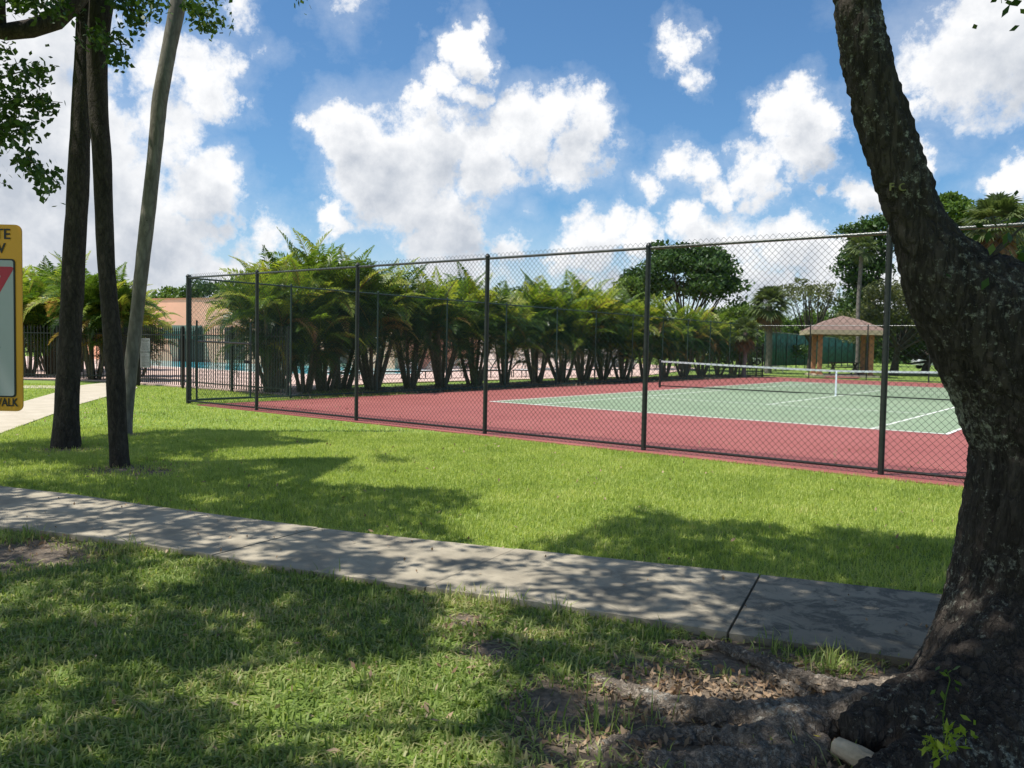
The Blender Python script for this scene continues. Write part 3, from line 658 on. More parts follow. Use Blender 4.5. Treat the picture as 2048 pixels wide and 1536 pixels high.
def windscreen(label, a, b_, h=3.0):
    f = empty('windscreen_fence', (a[0], a[1], 0)); tag(f, label, 'fence'); a = np.array(a); b_ = np.array(b_); L = np.linalg.norm(b_-a); d = (b_-a)/L
    n = max(2, int(L/3.05))
    for i in range(n+1): p = a+d*L*i/n; keep(cyl('post', (p[0], p[1], 0), (p[0], p[1], h), .04, M['gpost'], None, 6), f)
    keep(cyl('top_rail', (a[0], a[1], h), (b_[0], b_[1], h), .03, M['rail'], None, 6), f)
    b = MB(); N_ = int(L/.5); n2 = np.array([-d[1], d[0]])
    for i in range(N_):
        w0, w1 = [.05+.01*math.sin(j*.9) for j in (i, i+1)]; p0 = a+d*L*i/N_+n2*w0; p1 = a+d*L*(i+1)/N_+n2*w1
        b.quad((*p0, .35), (*p1, .35), (*p1, h-.04), (*p0, h-.04))
    o = keep(b.build('windscreen', M['fabric'], smooth=True), f); md = o.modifiers.new('s', 'SOLIDIFY'); md.thickness = .004
windscreen('green windscreen fence running back from the left behind the gazebo', D(1530, 700, 63)[:2], D(1728, 700, 98)[:2])
windscreen('green windscreen fence farther off seen through the gazebo', D(1640, 700, 108)[:2], D(1730, 700, 108)[:2])
tb2 = G(1548, 745)
o = empty('tennis_bench', (tb2[0], tb2[1], 0), .3); tag(o, 'small metal bench left of the gazebo behind the far fence', 'bench')
b = MB(); b.box((0, 0, .45), (1.5, .35, .05)); b.build('seat', M['alu'], o)
for x in (-.6, .6): b = MB(); b.beam((x, -.15, 0), (x, -.15, .43), .04, .04); b.beam((x, .15, 0), (x, .15, .43), .04, .04); b.build('leg', M['alu'], o)
# parked cars far behind
def car(px, dep, rz, c, label):
    p = D(px, 700, dep); o = empty('parked_car', (p[0], p[1], 0), rz); tag(o, label, 'car', 'cars parked beyond the tennis court'); paint = m_vinyl('car_paint', c, .25)
    prof = [(-2.2, .35), (-2.25, .75), (-2.1, .98), (-1.35, 1.05), (-.75, 1.42), (.55, 1.45), (1.25, 1.02), (2.0, .88), (2.25, .7), (2.25, .35)]
    b = MB(); n = len(prof)
    def half(z): return .88 if z < 1.06 else .70
    L_ = [(x, -half(z), z) for x, z in prof]; R_ = [(x, half(z), z) for x, z in prof]
    b.add(L_+R_, [tuple(range(n))[::-1], tuple(range(n, 2*n))]+[(i, (i+1) % n, n+(i+1) % n, n+i) for i in range(n)]); b.build('body', paint, o, bevel=.05)
    for s_ in (-1, 1):
        b = MB(); b.add([(x, s_*(.80+.02 if z < 1.2 else .735), z) for x, z in [(-1.2, 1.09), (-.72, 1.36), (.5, 1.39), (1.05, 1.09)]], [(0, 1, 2, 3)]); g2 = b.build('window', M['glass'], o); md = g2.modifiers.new('s', 'SOLIDIFY'); md.thickness = .03
    for x in (-1.4, 1.45):
        for s_ in (-1, 1):
            w_ = MB(); w_.tube([(x, s_*.72, .33), (x, s_*.92, .33)], .33, 16); wh = w_.build('wheel', M['tyre'], o); r2 = MB(); r2.tube([(x, s_*.90, .33), (x, s_*.935, .33)], .19, 12); r2.build('rim', M['alu'], wh)
car(1535, 88, -YAW+.1, (.75, .75, .75), 'white parked car seen left of the gazebo through trunks')
car(1598, 92, -YAW-.2, (.6, .62, .64), 'silver parked car just left of the gazebo pillars')
car(1875, 84, -YAW, (.45, .46, .47), 'white parked car beside the big trunk at right')
car(1430, 95, -YAW, (.7, .7, .68), 'pale parked car behind the far palms of the hedge')

# ------------------------------------------------------------------ palms
def frond(q, base, az, el, L, droop, leaf=.5, npair=46, tint=.4, twist=0., wd=.020, vee=.45):
    t = np.linspace(0, 1, 11); dirs = []
    p = np.array(base, float); pts = [p.copy()]; e = el
    for i in range(10):
        e = el-droop*((i+.5)/10)**1.6; st_ = L/10
        p = p+np.array([math.cos(az)*math.cos(e), math.sin(az)*math.cos(e), math.sin(e)])*st_; pts.append(p.copy())
    pts = np.array(pts); V, F = tube(pts, np.linspace(.018, .004, 11)*L/2, 3); q.add(V, F, min(1, tint+.25))
    s_ = np.linspace(.16, .995, npair); P = np.stack([np.interp(s_, t, pts[:, k_]) for k_ in range(3)], -1)
    T = np.gradient(P, axis=0); T /= np.linalg.norm(T, axis=1)[:, None]
    side = np.cross(T, (0, 0, 1.)); side /= np.linalg.norm(side, axis=1)[:, None]+1e-6; up = np.cross(side, T)
    ca, sa = math.cos(twist), math.sin(twist); side, up = side*ca+up*sa, up*ca-side*sa
    ll = leaf*np.sin(np.clip(s_*1.05, 0, 1)**.75*math.pi*.86+.32)
    for sg in (-1, 1):
        j = nr.normal(0, .09, (npair, 3))
        dr = side*sg+T*.75+up*vee+j; dr /= np.linalg.norm(dr, axis=1)[:, None]
        le = (ll*nr.uniform(.85, 1.1, npair))[:, None]; mid = P+dr*le*.5; tip = P+dr*le+np.array([0, 0, -1.])*le*.28
        wv = np.cross(dr, up); wv /= np.linalg.norm(wv, axis=1)[:, None]+1e-6; wv = T*.8+wv*.2; wv /= np.linalg.norm(wv, axis=1)[:, None]
        VV = np.stack([P, mid-wv*wd, tip, mid+wv*wd], 1).reshape(-1, 3)
        q.add(VV, np.arange(npair*4).reshape(-1, 4), np.clip(tint+nr.normal(0, .03), 0, 1))
def areca(h, nst, seed, spread=1., lowskirt=True):
    global nr, rnd
    nr = np.random.default_rng(seed); rnd = random.Random(seed)
    o = empty('areca_palm', (0, 0, 0)); q = Q()
    for s_ in range(nst):
        a = s_*2*math.pi/nst+rnd.uniform(-.35, .35); rr = rnd.uniform(.05, .22); lean = rnd.uniform(.2, .72)*spread; sh = h*rnd.uniform(.28, .58)
        pts = [(math.cos(a)*(rr+lean*sh*.6*t**.9), math.sin(a)*(rr+lean*sh*.6*t**.9), sh*t) for t in np.linspace(0, 1, 9)]
        b = MB(); rad = rnd.uniform(.04, .06); b.tube(pts, [rad*(1.35-.55*t) for t in np.linspace(0, 1, 9)], 8); b.build('stem', M['stem'], o, smooth=True)
        top = pts[-1]; nf = rnd.randint(9, 11)
        for k_ in range(nf):
            az = a+k_*2.4+rnd.uniform(-.3, .3); age = k_/nf; el = 1.46-age*1.15+rnd.uniform(-.12, .12); L = h*.40*rnd.uniform(.85, 1.15)
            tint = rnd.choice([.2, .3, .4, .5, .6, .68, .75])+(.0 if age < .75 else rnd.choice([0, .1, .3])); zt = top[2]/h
            frond(q, top, az, el, L, rnd.uniform(.45, 1.2)+age*.9, leaf=.28*h*.5*rnd.uniform(.85, 1.1), tint=float(np.clip(tint-.12+zt*.3-(.28 if age > .55 and rnd.random() < .7 else 0), 0, 1)), twist=rnd.uniform(-.5, .5))  # frond age tone plus painted crown shade: lower and older fronds darker
        if lowskirt:
            for k_ in range(4):
                az = a+rnd.uniform(-1.6, 1.6); z = rnd.uniform(.55, .95)*top[2]; t = z/top[2]
                frond(q, (top[0]*t, top[1]*t, z), az, rnd.uniform(.1, .8), h*.34, rnd.uniform(1.3, 2.2), leaf=.24*h*.42, tint=rnd.choice([.0, .05, .1, .2, .3, .95]), npair=26)  # skirt fronds mostly dark: shade under the crown put into their tint
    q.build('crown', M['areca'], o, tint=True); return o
HG = 'areca palms in the hedge beside the court'
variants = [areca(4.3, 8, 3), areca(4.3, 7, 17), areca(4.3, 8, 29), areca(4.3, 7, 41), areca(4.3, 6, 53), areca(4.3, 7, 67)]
used = set(); hedge = []
pxs = [(545, -6.4, 1.0), (560, -8.0, 1.03), (610, -5.9, .92), (648, -6.5, 1.18), (680, -7.1, 1.22), (744, -6.3, 1.1), (821, -6.4, 1.0), (883, -6.3, 1.02), (949, -6.4, .98), (1009, -6.2, .97), (1071, -6.5, 1.08), (1124, -6.3, .98), (1164, -6.4, 1.1), (1207, -6.3, .95), (1245, -6.4, .98), (1290, -6.3, .95), (1330, -6.4, 1.0), (1368, -6.3, .95), (1402, -6.4, 1.0), (1436, -6.3, .95), (1466, -6.4, .95)]
for i, (px, X0, s_) in enumerate(pxs):
    v = (i*5) % 6 if i > 5 else i; src = variants[v]
    o = src if v not in used else copy_tree(src); used.add(v); y = onx(px, X0)
    o.location = (X0, y, 0); o.rotation_euler = (0, 0, i*1.7); s_ *= (1.10 if 5 <= i <= 15 else 1.)*(1+.07*math.sin(i*1.9)); o.scale = (s_*.97, s_*.97, s_+.08*math.sin(i*2.7))
    where = 'nearest to the near court corner' if i == 0 else f'{ordn[i]} along the hedge from the near court corner'
    tag(o, f'areca palm clump, {where}', 'palm', HG)
V5 = [(105, 752, 1.12, 'pool side palm clump right of the orange sign, with bright green fronds'), (60, 754, 1.0, 'palm clump partly hidden behind the orange sign'), (190, 762, 1.05, 'palm clump with pale leaning stems between the two dark trunks'), (232, 762, .95, 'palm clump with yellowing fronds behind the middle trunk'), (-10, 754, 1.1, 'palm clump at the picture edge behind the orange sign')]
for i, (px, py, s_, lb) in enumerate(V5):
    o = copy_tree(variants[(i+1) % 6]); p = G(px, py); o.location = (p[0], p[1], 0); o.rotation_euler = (0, 0, 2.1+i*1.3); o.scale = (s_, s_, s_*1.06); tag(o, lb, 'palm', 'areca palms by the pool gate')
pxo = [(150, 36, 1.25, 'tall feathery palm top showing above the left palms'), (95, 37, 1.2, 'feathery palm behind the bright left palm clump'), (275, 33, .85, 'small areca palm drooping over the picket fence by the clubhouse'), (330-95, 40, 1.0, 'palm clump beyond the picket fence beside the pale trunk')]
for i, (px, dep, s_, lb) in enumerate(pxo):
    o = copy_tree(variants[(i+2) % 6]); p = D(px, 700, dep); o.location = (p[0], p[1], 0); o.rotation_euler = (0, 0, i*2.3); o.scale = (s_,)*3; tag(o, lb, 'palm')

# ------------------------------------------------------------------ broadleaf trees
def leaves(C_, size, up=.35, asp=.5):   # one folded quad per centre
    n = len(C_); d = nr.normal(0, 1, (n, 3)); d[:, 2] -= .3; d /= np.linalg.norm(d, axis=1)[:, None]
    r2 = nr.normal(0, 1, (n, 3)); r2[:, 2] += up*2.5; s_ = np.cross(d, r2); s_ /= np.linalg.norm(s_, axis=1)[:, None]+1e-6
    L = (size*nr.uniform(.7, 1.25, n))[:, None]
    V = np.stack([C_-d*L*.5, C_+s_*L*asp*.5-d*L*.05, C_+d*L*.5, C_-s_*L*asp*.5-d*L*.05], 1)
    return V.reshape(-1, 3), np.arange(n*4).reshape(-1, 4)
def tree(name, label, cat, base, h, crown, material, seed, nclus=70, per=110, lsize=.28, tr=.22, group=None, cl=.9, gaps=.0, bark='limb', trunk_h=None, loc2=None):
    """crown: list of (dx, dy, z, rx, ry, rz) lobes"""
    global nr, rnd
    nr = np.random.default_rng(seed); rnd = random.Random(seed)
    o = empty(name, (base[0], base[1], 0)); tag(o, label, cat, group)
    C_ = []; tips = []
    for (dx, dy, z, rx, ry, rz) in crown:
        nc = int(nclus*rx*rz/4)
        for _ in range(nc):
            v = nr.normal(0, 1, 3); v /= np.linalg.norm(v); v[2] = v[2] if v[2] > -.6 else -v[2]
            rr = nr.uniform(.62, 1.0); rr *= 1+.16*mnoise.noise(Vector((v[0]*2+seed, v[1]*2, v[2]*2)))
            c = np.array([dx, dy, z])+v*np.array([rx, ry, rz])*rr; tips.append(c)
            k_ = int(per*rnd.uniform(.6, 1.3)); w_ = nr.normal(0, 1, (k_, 3)); w_ /= np.linalg.norm(w_, axis=1)[:, None]; w_ *= nr.uniform(.3, 1, (k_, 1))**.6*cl*rnd.uniform(.6, 1.15)*np.array([1, 1, .55])
            C_.append(c+w_)
    C_ = np.concatenate(C_); V, F = leaves(C_, lsize); fm('crown', V, F, material, o)
    th = trunk_h or h*.33; q = Q(); ct = np.mean([c[:2] for c in crown], 0)
    V, F = tube([(0, 0, 0), (.05, .03, th*.5), (ct[0]*.3, ct[1]*.3, th)], [tr*1.4, tr, tr*.85], 8, .06); q.add(V, F)
    for i in range(min(len(tips), 26)):
        t_ = tips[rnd.randrange(len(tips))]; s0 = np.array([ct[0]*.3, ct[1]*.3, th*rnd.uniform(.85, 1)]); mid = s0*.5+t_*.5+np.array([0, 0, -.1*h*rnd.random()])+nr.normal(0, .15, 3)
        V, F = tube([s0, mid*.55+s0*.45, mid, t_*.6+mid*.4, t_], [tr*.5, tr*.4, tr*.28, tr*.16, .02], 5, .05); q.add(V, F)
    q.build('trunk', M[bark], o, smooth=True); return o
def base_(px, dep): p = D(px, 700, dep); return (p[0], p[1])
def T(px, dep): return base_(px, dep)
# camera-facing frame: lateral offsets are along xd
def lobes(dep, L):                       # (px, py, rpx, rzpx, depth offset) lobes given in the photo, at real distance dep
    px0 = L[0][0]; b0 = np.array([*base_(px0, dep), 0]); out = []
    for (px, py, rx, rz, do) in L:
        c = D(px, py, dep+do)-b0; out.append((c[0], c[1], c[2], rx*dep/FPX, rx*dep/FPX, rz*dep/FPX))
    return b0[:2], out
b0, L_ = lobes(60, [(1365, 560, 88, 60, 0), (1385, 520, 45, 30, 0), (1330, 520, 48, 28, 1), (1290, 575, 45, 40, 1), (1435, 575, 42, 40, 0), (1440, 525, 25, 20, 1), (1420, 545, 30, 45, 0)])
tree('shade_tree', 'dense dark green rounded tree rising behind the hedge right of the middle', 'tree', b0, 9, L_, M['leaf_dark'], 5, nclus=44, per=95, lsize=.36, cl=.95)
b0, L_ = lobes(66, [(1620, 600, 62, 30, 0), (1585, 590, 30, 20, 0), (1655, 590, 35, 25, 0), (1600, 572, 30, 15, 1), (1680, 620, 30, 25, 0)])
tree('open_tree', 'sparse grey green tree with bare branches showing left of the gazebo roof', 'tree', b0, 7, L_, M['leaf_olive'], 8, nclus=34, per=38, lsize=.26, cl=.8, tr=.2)
b0, L_ = lobes(62, [(1735, 490, 42, 50, 0), (1740, 560, 45, 50, 0), (1715, 620, 38, 40, 0), (1770, 450, 30, 22, 0), (1705, 540, 25, 40, 0), (1710, 470, 28, 20, 0)])
tree('tall_tree', 'tall layered dark tree just left of the leaning trunk', 'tree', b0, 11, L_, M['leaf_dark'], 13, nclus=44, per=80, lsize=.34, cl=.95)
b0, L_ = lobes(57, [(1790, 620, 80, 60, 0), (1850, 640, 80, 70, 0), (1720, 660, 50, 40, 0), (1890, 580, 60, 50, 0)])
tree('bushy_tree', 'fine leaved olive tree behind the gazebo and the leaning trunk', 'tree', b0, 6, L_, M['leaf_olive'], 21, nclus=56, per=110, lsize=.2, cl=.9)
b0, L_ = lobes(60, [(1900, 430, 60, 36, 0), (1960, 470, 60, 50, 0), (1880, 480, 60, 45, 2), (2040, 480, 70, 60, 1)])
tree('bright_tree', 'bright green leafy tree above the fork of the big trunk', 'tree', b0, 11, L_, M['leaf_mid'], 34, nclus=50, per=95, lsize=.34)
b0, L_ = lobes(50, [(1960, 560, 60, 70, 0), (2040, 560, 60, 90, 0), (1960, 660, 80, 60, 0), (2060, 660, 90, 70, 0), (2150, 580, 90, 110, 0)])
tree('dark_tree', 'dark green tree mass behind the fork and the right limb', 'tree', b0, 9, L_, M['leaf_dark'], 55, nclus=56, per=100, lsize=.3)
b0, L_ = lobes(75, [(1480, 640, 45, 30, 0), (1440, 650, 45, 30, 0), (1520, 655, 40, 30, 0)])
tree('hedge_tree', 'mid green tree behind the end of the palm hedge', 'tree', b0, 5, L_, M['leaf_mid'], 61, nclus=56, per=90, lsize=.28)
b0, L_ = lobes(95, [(1560, 665, 50, 35, 0), (1640, 660, 60, 40, 0), (1710, 665, 50, 40, 0), (1770, 670, 60, 40, 0)])
tree('low_tree', 'low yellow green tree glimpsed under the gazebo roof', 'tree', b0, 5, L_, M['leaf_mid'], 64, nclus=40, per=90, lsize=.3)
b0, L_ = lobes(60, [(1850, 700, 90, 28, 0), (1780, 705, 50, 24, 2), (1930, 695, 60, 35, 0), (2040, 700, 90, 35, 0)])
tree('low_tree', 'low dark bushy tree between the gazebo and the big trunk', 'tree', b0, 3, L_, M['leaf_dark'], 71, nclus=60, per=100, lsize=.26, cl=.8, trunk_h=1.2)
b0, L_ = lobes(72, [(1500, 705, 60, 28, 0), (1420, 705, 50, 28, 0), (1570, 706, 40, 24, 0)])
tree('low_tree', 'low dark bushy tree behind the end of the hedge left of the gazebo', 'tree', b0, 3, L_, M['leaf_dark'], 72, nclus=60, per=100, lsize=.28, cl=.9, trunk_h=1.2)
b0, L_ = lobes(58, [(1262, 590, 24, 30, 0), (1250, 570, 16, 14, 0), (1272, 610, 20, 24, 0)])
tree('small_tree', 'small bright tree touching the left side of the rounded tree', 'tree', b0, 6, L_, M['leaf_mid'], 67, nclus=70, per=90, lsize=.28)
for i, (px, py, r1, r2, dep, lb) in enumerate([(340, 605, 45, 28, 82, 'green tree rising behind the clubhouse roof beside the corner post'), (420, 600, 55, 40, 82, 'grey green tree behind the clubhouse seen through the fence corner'), (260, 612, 50, 24, 88, 'green tree above the clubhouse behind the pale trunk'), (510, 590, 60, 50, 80, 'green tree behind the clubhouse and the first palms'), (900, 620, 90, 60, 82, 'dark tree behind the middle palms of the hedge'), (1080, 625, 90, 55, 84, 'dark tree behind the hedge left of the rounded tree'), (740, 625, 80, 55, 80, 'dark tree behind the tallest palms of the hedge'), (1190, 640, 70, 45, 90, 'green tree low behind the hedge near the rounded tree'), (60, 620, 80, 60, 85, 'green tree far behind the left palms')]):
    b0, L_ = lobes(dep, [(px, py, r1, r2, 0), (px-r1*.7, py+r2*.4, r1*.6, r2*.7, 0), (px+r1*.7, py+r2*.3, r1*.6, r2*.7, 0), (px, py+r2, r1, r2, 0)])
    tree('distant_tree', lb, 'tree', b0, 7, L_, M['leaf_mid'] if i in (0, 2, 3, 8) else M['leaf_dark'], 100+i, nclus=22, per=95, lsize=.38, cl=1.1, group='trees beyond the pool')
# far woods closing the horizon
nr = np.random.default_rng(5); CC = []
for k_ in range(900):
    a = YAW+nr.uniform(-.9, .9); dd = nr.uniform(130, 175); c = np.array([CAM[0]+math.sin(a)*dd, CAM[1]+math.cos(a)*dd, 0.]); hh = 4.5+2.2*mnoise.noise(Vector((a*14, 0, 0)))
    n = 60; w_ = nr.normal(0, 1, (n, 3))*(2.6, 2.6, 1.5); w_[:, 2] = np.abs(w_[:, 2])*hh/3.2; CC.append(c+w_)
V, F = leaves(np.concatenate(CC), 1.1); tag(fm('woods', V, F, M['leaf_dark']), kind='stuff')

def fan_palm(label, px, py, dep, trunk_r, fl, material, nleaf=26, seed=1, name='cabbage_palm', skirt=True):
    global nr, rnd
    nr = np.random.default_rng(seed); rnd = random.Random(seed)
    top = D(px, py, dep); o = empty(name, (top[0], top[1], 0)); tag(o, label, 'palm'); h = top[2]
    q = Q(); z = np.linspace(0, h, 14); V, F = tube([(.04*math.sin(a), 0, a) for a in z], [trunk_r*(1.15 if i < 2 else 1)*(1+.04*(i % 2)) for i in range(14)], 10); q.add(V, F); q.build('trunk', M['greypalm'], o, smooth=True)
    q = Q(); qd = Q()
    for k_ in range(nleaf+(6 if skirt else 0)):
        dead = k_ >= nleaf; az = k_*2.4+rnd.uniform(-.2, .2); el = rnd.uniform(-1.3, -.9) if dead else 1.45-2.1*(k_/nleaf)+rnd.uniform(-.1, .1)
        d = np.array([math.cos(az)*math.cos(el), math.sin(az)*math.cos(el), math.sin(el)]); c = np.array([0, 0, h])+d*fl*.45
        V, F = tube([(0, 0, h), c], .012, 3); (qd if dead else q).add(V, F)
        s_ = np.cross(d, (0, 0, 1.)); s_ /= np.linalg.norm(s_)+1e-6; n = 26; A = np.linspace(-1.9, 1.9, n); u2 = np.cross(s_, d)
        for a in A:
            e = d*math.cos(a)+s_*math.sin(a)+u2*nr.normal(0, .08); L = fl*.62*(.75+.25*math.cos(a))*rnd.uniform(.9, 1.05); wv = np.cross(e, u2); wv /= np.linalg.norm(wv)+1e-6
            tip = c+e*L-np.array([0, 0, 1])*L*.3; mid = c+e*L*.55
            (qd if dead else q).add([c, mid-wv*.035*fl, tip, mid+wv*.035*fl], [(0, 1, 2, 3)])
    q.build('crown', material, o)
    if skirt: qd.build('dead_fronds', M['leaf_brown'], o)
    return o
fan_palm('cabbage palm with fan leaves and grey trunk seen through the fork of the big tree', 1993, 450, 38, .3*.62, 1.75, M['leaf_fan'], 30, 3)
fan_palm('fan palm with silvery leaves between the rounded tree and the gazebo', 1540, 612, 56, .2, 1.7, M['leaf_fan'], 34, 4)
fan_palm('slender palm with pale trunk in front of the tall layered tree', 1722, 500, 55, .13, 1.35, M['leaf_fan'], 20, 6, skirt=False)
for i, (px, py, dep, lb) in enumerate([(1490, 665, 46.5, 'low fan palm with brown leaves at the end of the hedge')]):
    fan_palm(lb, px, py, dep, .12, 1.1, M['leaf_fan'], 18, 9+i)

# ------------------------------------------------------------------ three leaning trunks on the lawn
def trunk_mesh(name, pts, dep, mt, parent, seed, n=20, flare=1.5, amp=.05):
    """pts: (centre px, py, width px) at real distance dep"""
    P = np.array(pts, float); ky = np.linspace(0, len(P)-1, 60); C3 = []; R_ = []
    for t in ky:
        i = min(int(t), len(P)-2); f = t-i; q0 = P[i]*(1-f)+P[i+1]*f; C3.append(D(q0[0], q0[1], dep)); R_.append(q0[2]/2*dep/FPX*.90)
    C3 = np.array(C3); C3[0][2] = -.03
    for i in range(7): R_[i] *= 1+(flare-1)*max(0, 1-i/6)**2*.35
    V, F = tube(C3, R_, n); V = V.reshape(len(C3), n, 3); out = V.copy()
    for i in range(len(C3)):
        for j in range(n):
            p = V[i, j]; r2 = p-C3[i]; k_ = 1+amp*2*mnoise.noise(Vector((p[0]*3+seed, p[1]*3, p[2]*1.2)))+amp*mnoise.noise(Vector((p[0]*14, p[1]*14+seed, p[2]*5)))
            out[i, j] = C3[i]+r2*k_
    o = fm(name, out.reshape(-1, 3), F, mt, None, smooth=True); keep(o, parent); return C3, R_
def treebase(name, label, px, py): p = G(px, py); o = empty(name, (p[0], p[1], 0)); return tag(o, label, 'tree')
tA = treebase('leaning_tree', 'dark trunked tree nearest the orange sign, with a curved branch to the left', 132, 893)
CA, _ = trunk_mesh('trunk', [(131, 897, 54), (134, 800, 50), (141, 640, 47), (151, 480, 46), (158, 340, 43), (163, 230, 42), (170, 120, 44), (178, 0, 46), (184, -120, 42), (186, -200, 12)], 11.48, M['bark_dark'], tA, 1)
tB = treebase('leaning_tree', 'dark slim trunk leaning left in front of the pale trunk', 240, 933)
CB, _ = trunk_mesh('trunk', [(241, 938, 38), (236, 870, 40), (231, 750, 38), (222, 640, 37), (213, 530, 36), (207, 400, 38), (203, 310, 40), (196, 200, 42), (194, 100, 44), (203, 0, 50), (213, -120, 42), (222, -210, 12)], 9.87, M['bark_dark'], tB, 2)
tC = treebase('leaning_tree', 'pale grey trunk leaning to the right behind the dark slim trunk', 255, 868)
CCt, _ = trunk_mesh('trunk', [(254, 872, 20), (256, 820, 24), (261, 740, 28), (276, 610, 29), (291, 470, 31), (307, 330, 30), (319, 200, 33), (340, 90, 33), (357, 0, 34), (376, -100, 30), (390, -170, 8)], 13.25, M['bark_pale'], tC, 3)
q = Q()
V, F = tube([D(*p) for p in [(190, -60, 11.3), (150, 0, 11.2), (110, 40, 11.1), (60, 58, 11.), (10, 64, 10.9), (-60, 50, 10.8), (-200, 0, 10.6)]], [v*11/FPX for v in (20, 20, 19, 18, 16, 15, 12)], 12, .05); q.add(V, F)
V, F = tube([D(*p) for p in [(5, 60, 10.9), (2, 20, 10.8), (4, -60, 10.7)]], [v*11/FPX for v in (8, 8, 7)], 8, .04); q.add(V, F)
keep(q.build('branch', M['bark_dark'], None, smooth=True), tA)

# ------------------------------------------------------------------ the big tree
gB = G(1900, 1440); big = empty('big_tree', (gB[0], gB[1], 0)); tag(big, 'massive forked tree with dark lichen covered bark and surface roots at the right', 'tree')
q = Q()
def bt(L, n=20):
    pts = np.array([D(x, y, d) for x, y, d, w_ in L]); rad = np.array([w_/2*d/FPX for x, y, d, w_ in L])
    k_ = len(L); t = np.linspace(0, k_-1, k_*6)
    def cr(A):
        A = np.asarray(A); out = []
        for tt in t:
            i = min(int(tt), k_-2); f = tt-i; p0, p1, p2, p3 = A[max(i-1, 0)], A[i], A[i+1], A[min(i+2, k_-1)]
            out.append(.5*(2*p1+(p2-p0)*f+(2*p0-5*p1+4*p2-p3)*f*f+(3*p1-p0-3*p2+p3)*f**3))
        return np.array(out)
    V, F = tube(cr(pts), cr(rad), n); q.add(V, F)
    return V, F, n
capq = []
DB = 3.55
def limb(L, n=20):
    V, F, n = bt(L, n); k_ = q.n-len(V); c0 = V[:n].mean(0); c1 = V[-n:].mean(0)
    q.add([c0, c1], np.zeros((0, 4), int))
    a, b2 = q.n-2, q.n-1; e = q.n-2-n
    F2 = [(a, k_+(i+1) % n, k_+i, k_+i) for i in range(0)]
    capq.extend([(a, k_+(i+1) % n, k_+i) for i in range(n)]+[(b2, e+i, e+(i+1) % n) for i in range(n)])
limb([(2085, 1560, DB, 640), (2135, 1380, DB, 530), (2165, 1200, DB, 490), (2172, 1000, DB, 446), (2152, 860, DB, 404), (2082, 740, DB, 356), (2000, 655, DB, 290), (1905, 565, DB, 195), (1846, 470, DB, 124), (1799, 350, DB, 106), (1760, 220, DB, 100), (1727, 90, DB, 92), (1710, 0, DB, 87), (1700, -100, DB, 84), (1700, -300, DB, 80), (1730, -600, DB, 65)], 28)
limb([(2190, 1080, DB+.05, 240), (2175, 920, DB+.08, 320), (2110, 760, DB+.1, 330), (2130, 660, DB+.15, 250), (2172, 560, DB+.2, 190), (2235, 430, DB+.3, 160), (2290, 200, DB+.4, 140), (2330, -200, DB+.5, 120)], 24)
limb([(2000, 700, DB-.02, 200), (1945, 600, DB, 120), (1962, 560, DB+.05, 50), (1975, 535, DB+.05, 26)], 16)     # broken stub in the fork
# flaring buttress toward the left and front
limb([(2080, 1150, DB, 260), (1990, 1290, DB-.05, 230), (1900, 1390, DB-.1, 170), (1790, 1425, DB-.12, 120)], 18)
limb([(2090, 1250, DB-.1, 300), (1960, 1400, DB-.3, 230), (1800, 1440, DB-.38, 150), (1690, 1462, DB-.42, 70)], 18)
limb([(2120, 1350, DB-.2, 330), (1990, 1500, DB-.5, 240), (1830, 1540, DB-.62, 130), (1720, 1560, DB-.68, 70)], 18)
me = bpy.data.meshes.new('trunk'); VV = np.concatenate(q.V); FF = [tuple(f) for f in np.concatenate([f for f in q.F if len(f)])]+capq
me.from_pydata([tuple(v) for v in VV], [], FF); me.update()
to = bpy.data.objects.new('trunk', me); COL.objects.link(to)
md = to.modifiers.new('r', 'REMESH'); md.mode = 'VOXEL'; md.voxel_size = .013
md = to.modifiers.new('s', 'SMOOTH'); md.iterations = 12; md.factor = .6
me2 = bpy.data.meshes.new_from_object(to.evaluated_get(bpy.context.evaluated_depsgraph_get())); bpy.data.objects.remove(to); me2.name = 'trunk'
def roughen(me, amp, zs, sc, seed=0., fine=.4):
    n = len(me.vertices); co = np.empty(n*3, np.float32); me.vertices.foreach_get('co', co); co = co.reshape(-1, 3); no = np.empty(n*3, np.float32); me.vertex_normals.foreach_get('vector', no); no = no.reshape(-1, 3); dsp = np.empty(n)
    for i in range(n):
        x, y, z = co[i]; a = mnoise.noise(Vector((x*2.2, y*2.2, z*1.6+seed)))
        wx = mnoise.noise(Vector((x*3, y*3, z*3+9)))*.35
        r1 = 1-abs(mnoise.noise(Vector((x*sc+wx*4, y*sc+wx*4, z*sc*zs+seed))))*2.4
        r2 = 1-abs(mnoise.noise(Vector((x*sc*2.1+4, y*sc*2.1, z*sc*zs*2.6+seed))))*2.4
        dsp[i] = a*amp*1.6-max(0, r1)**2*amp-max(0, r2)**2*amp*fine+mnoise.noise(Vector((x*42, y*42, z*34)))*amp*.55
    co = co+no*dsp[:, None]; me.vertices.foreach_set('co', co.astype(np.float32).ravel()); me.update()
roughen(me2, .014, .3, 15)
me2.materials.clear(); me2.materials.append(M['bark_big']); me2.polygons.foreach_set('use_smooth', np.ones(len(me2.polygons), bool))
keep(link(bpy.data.objects.new('trunk', me2)), big)
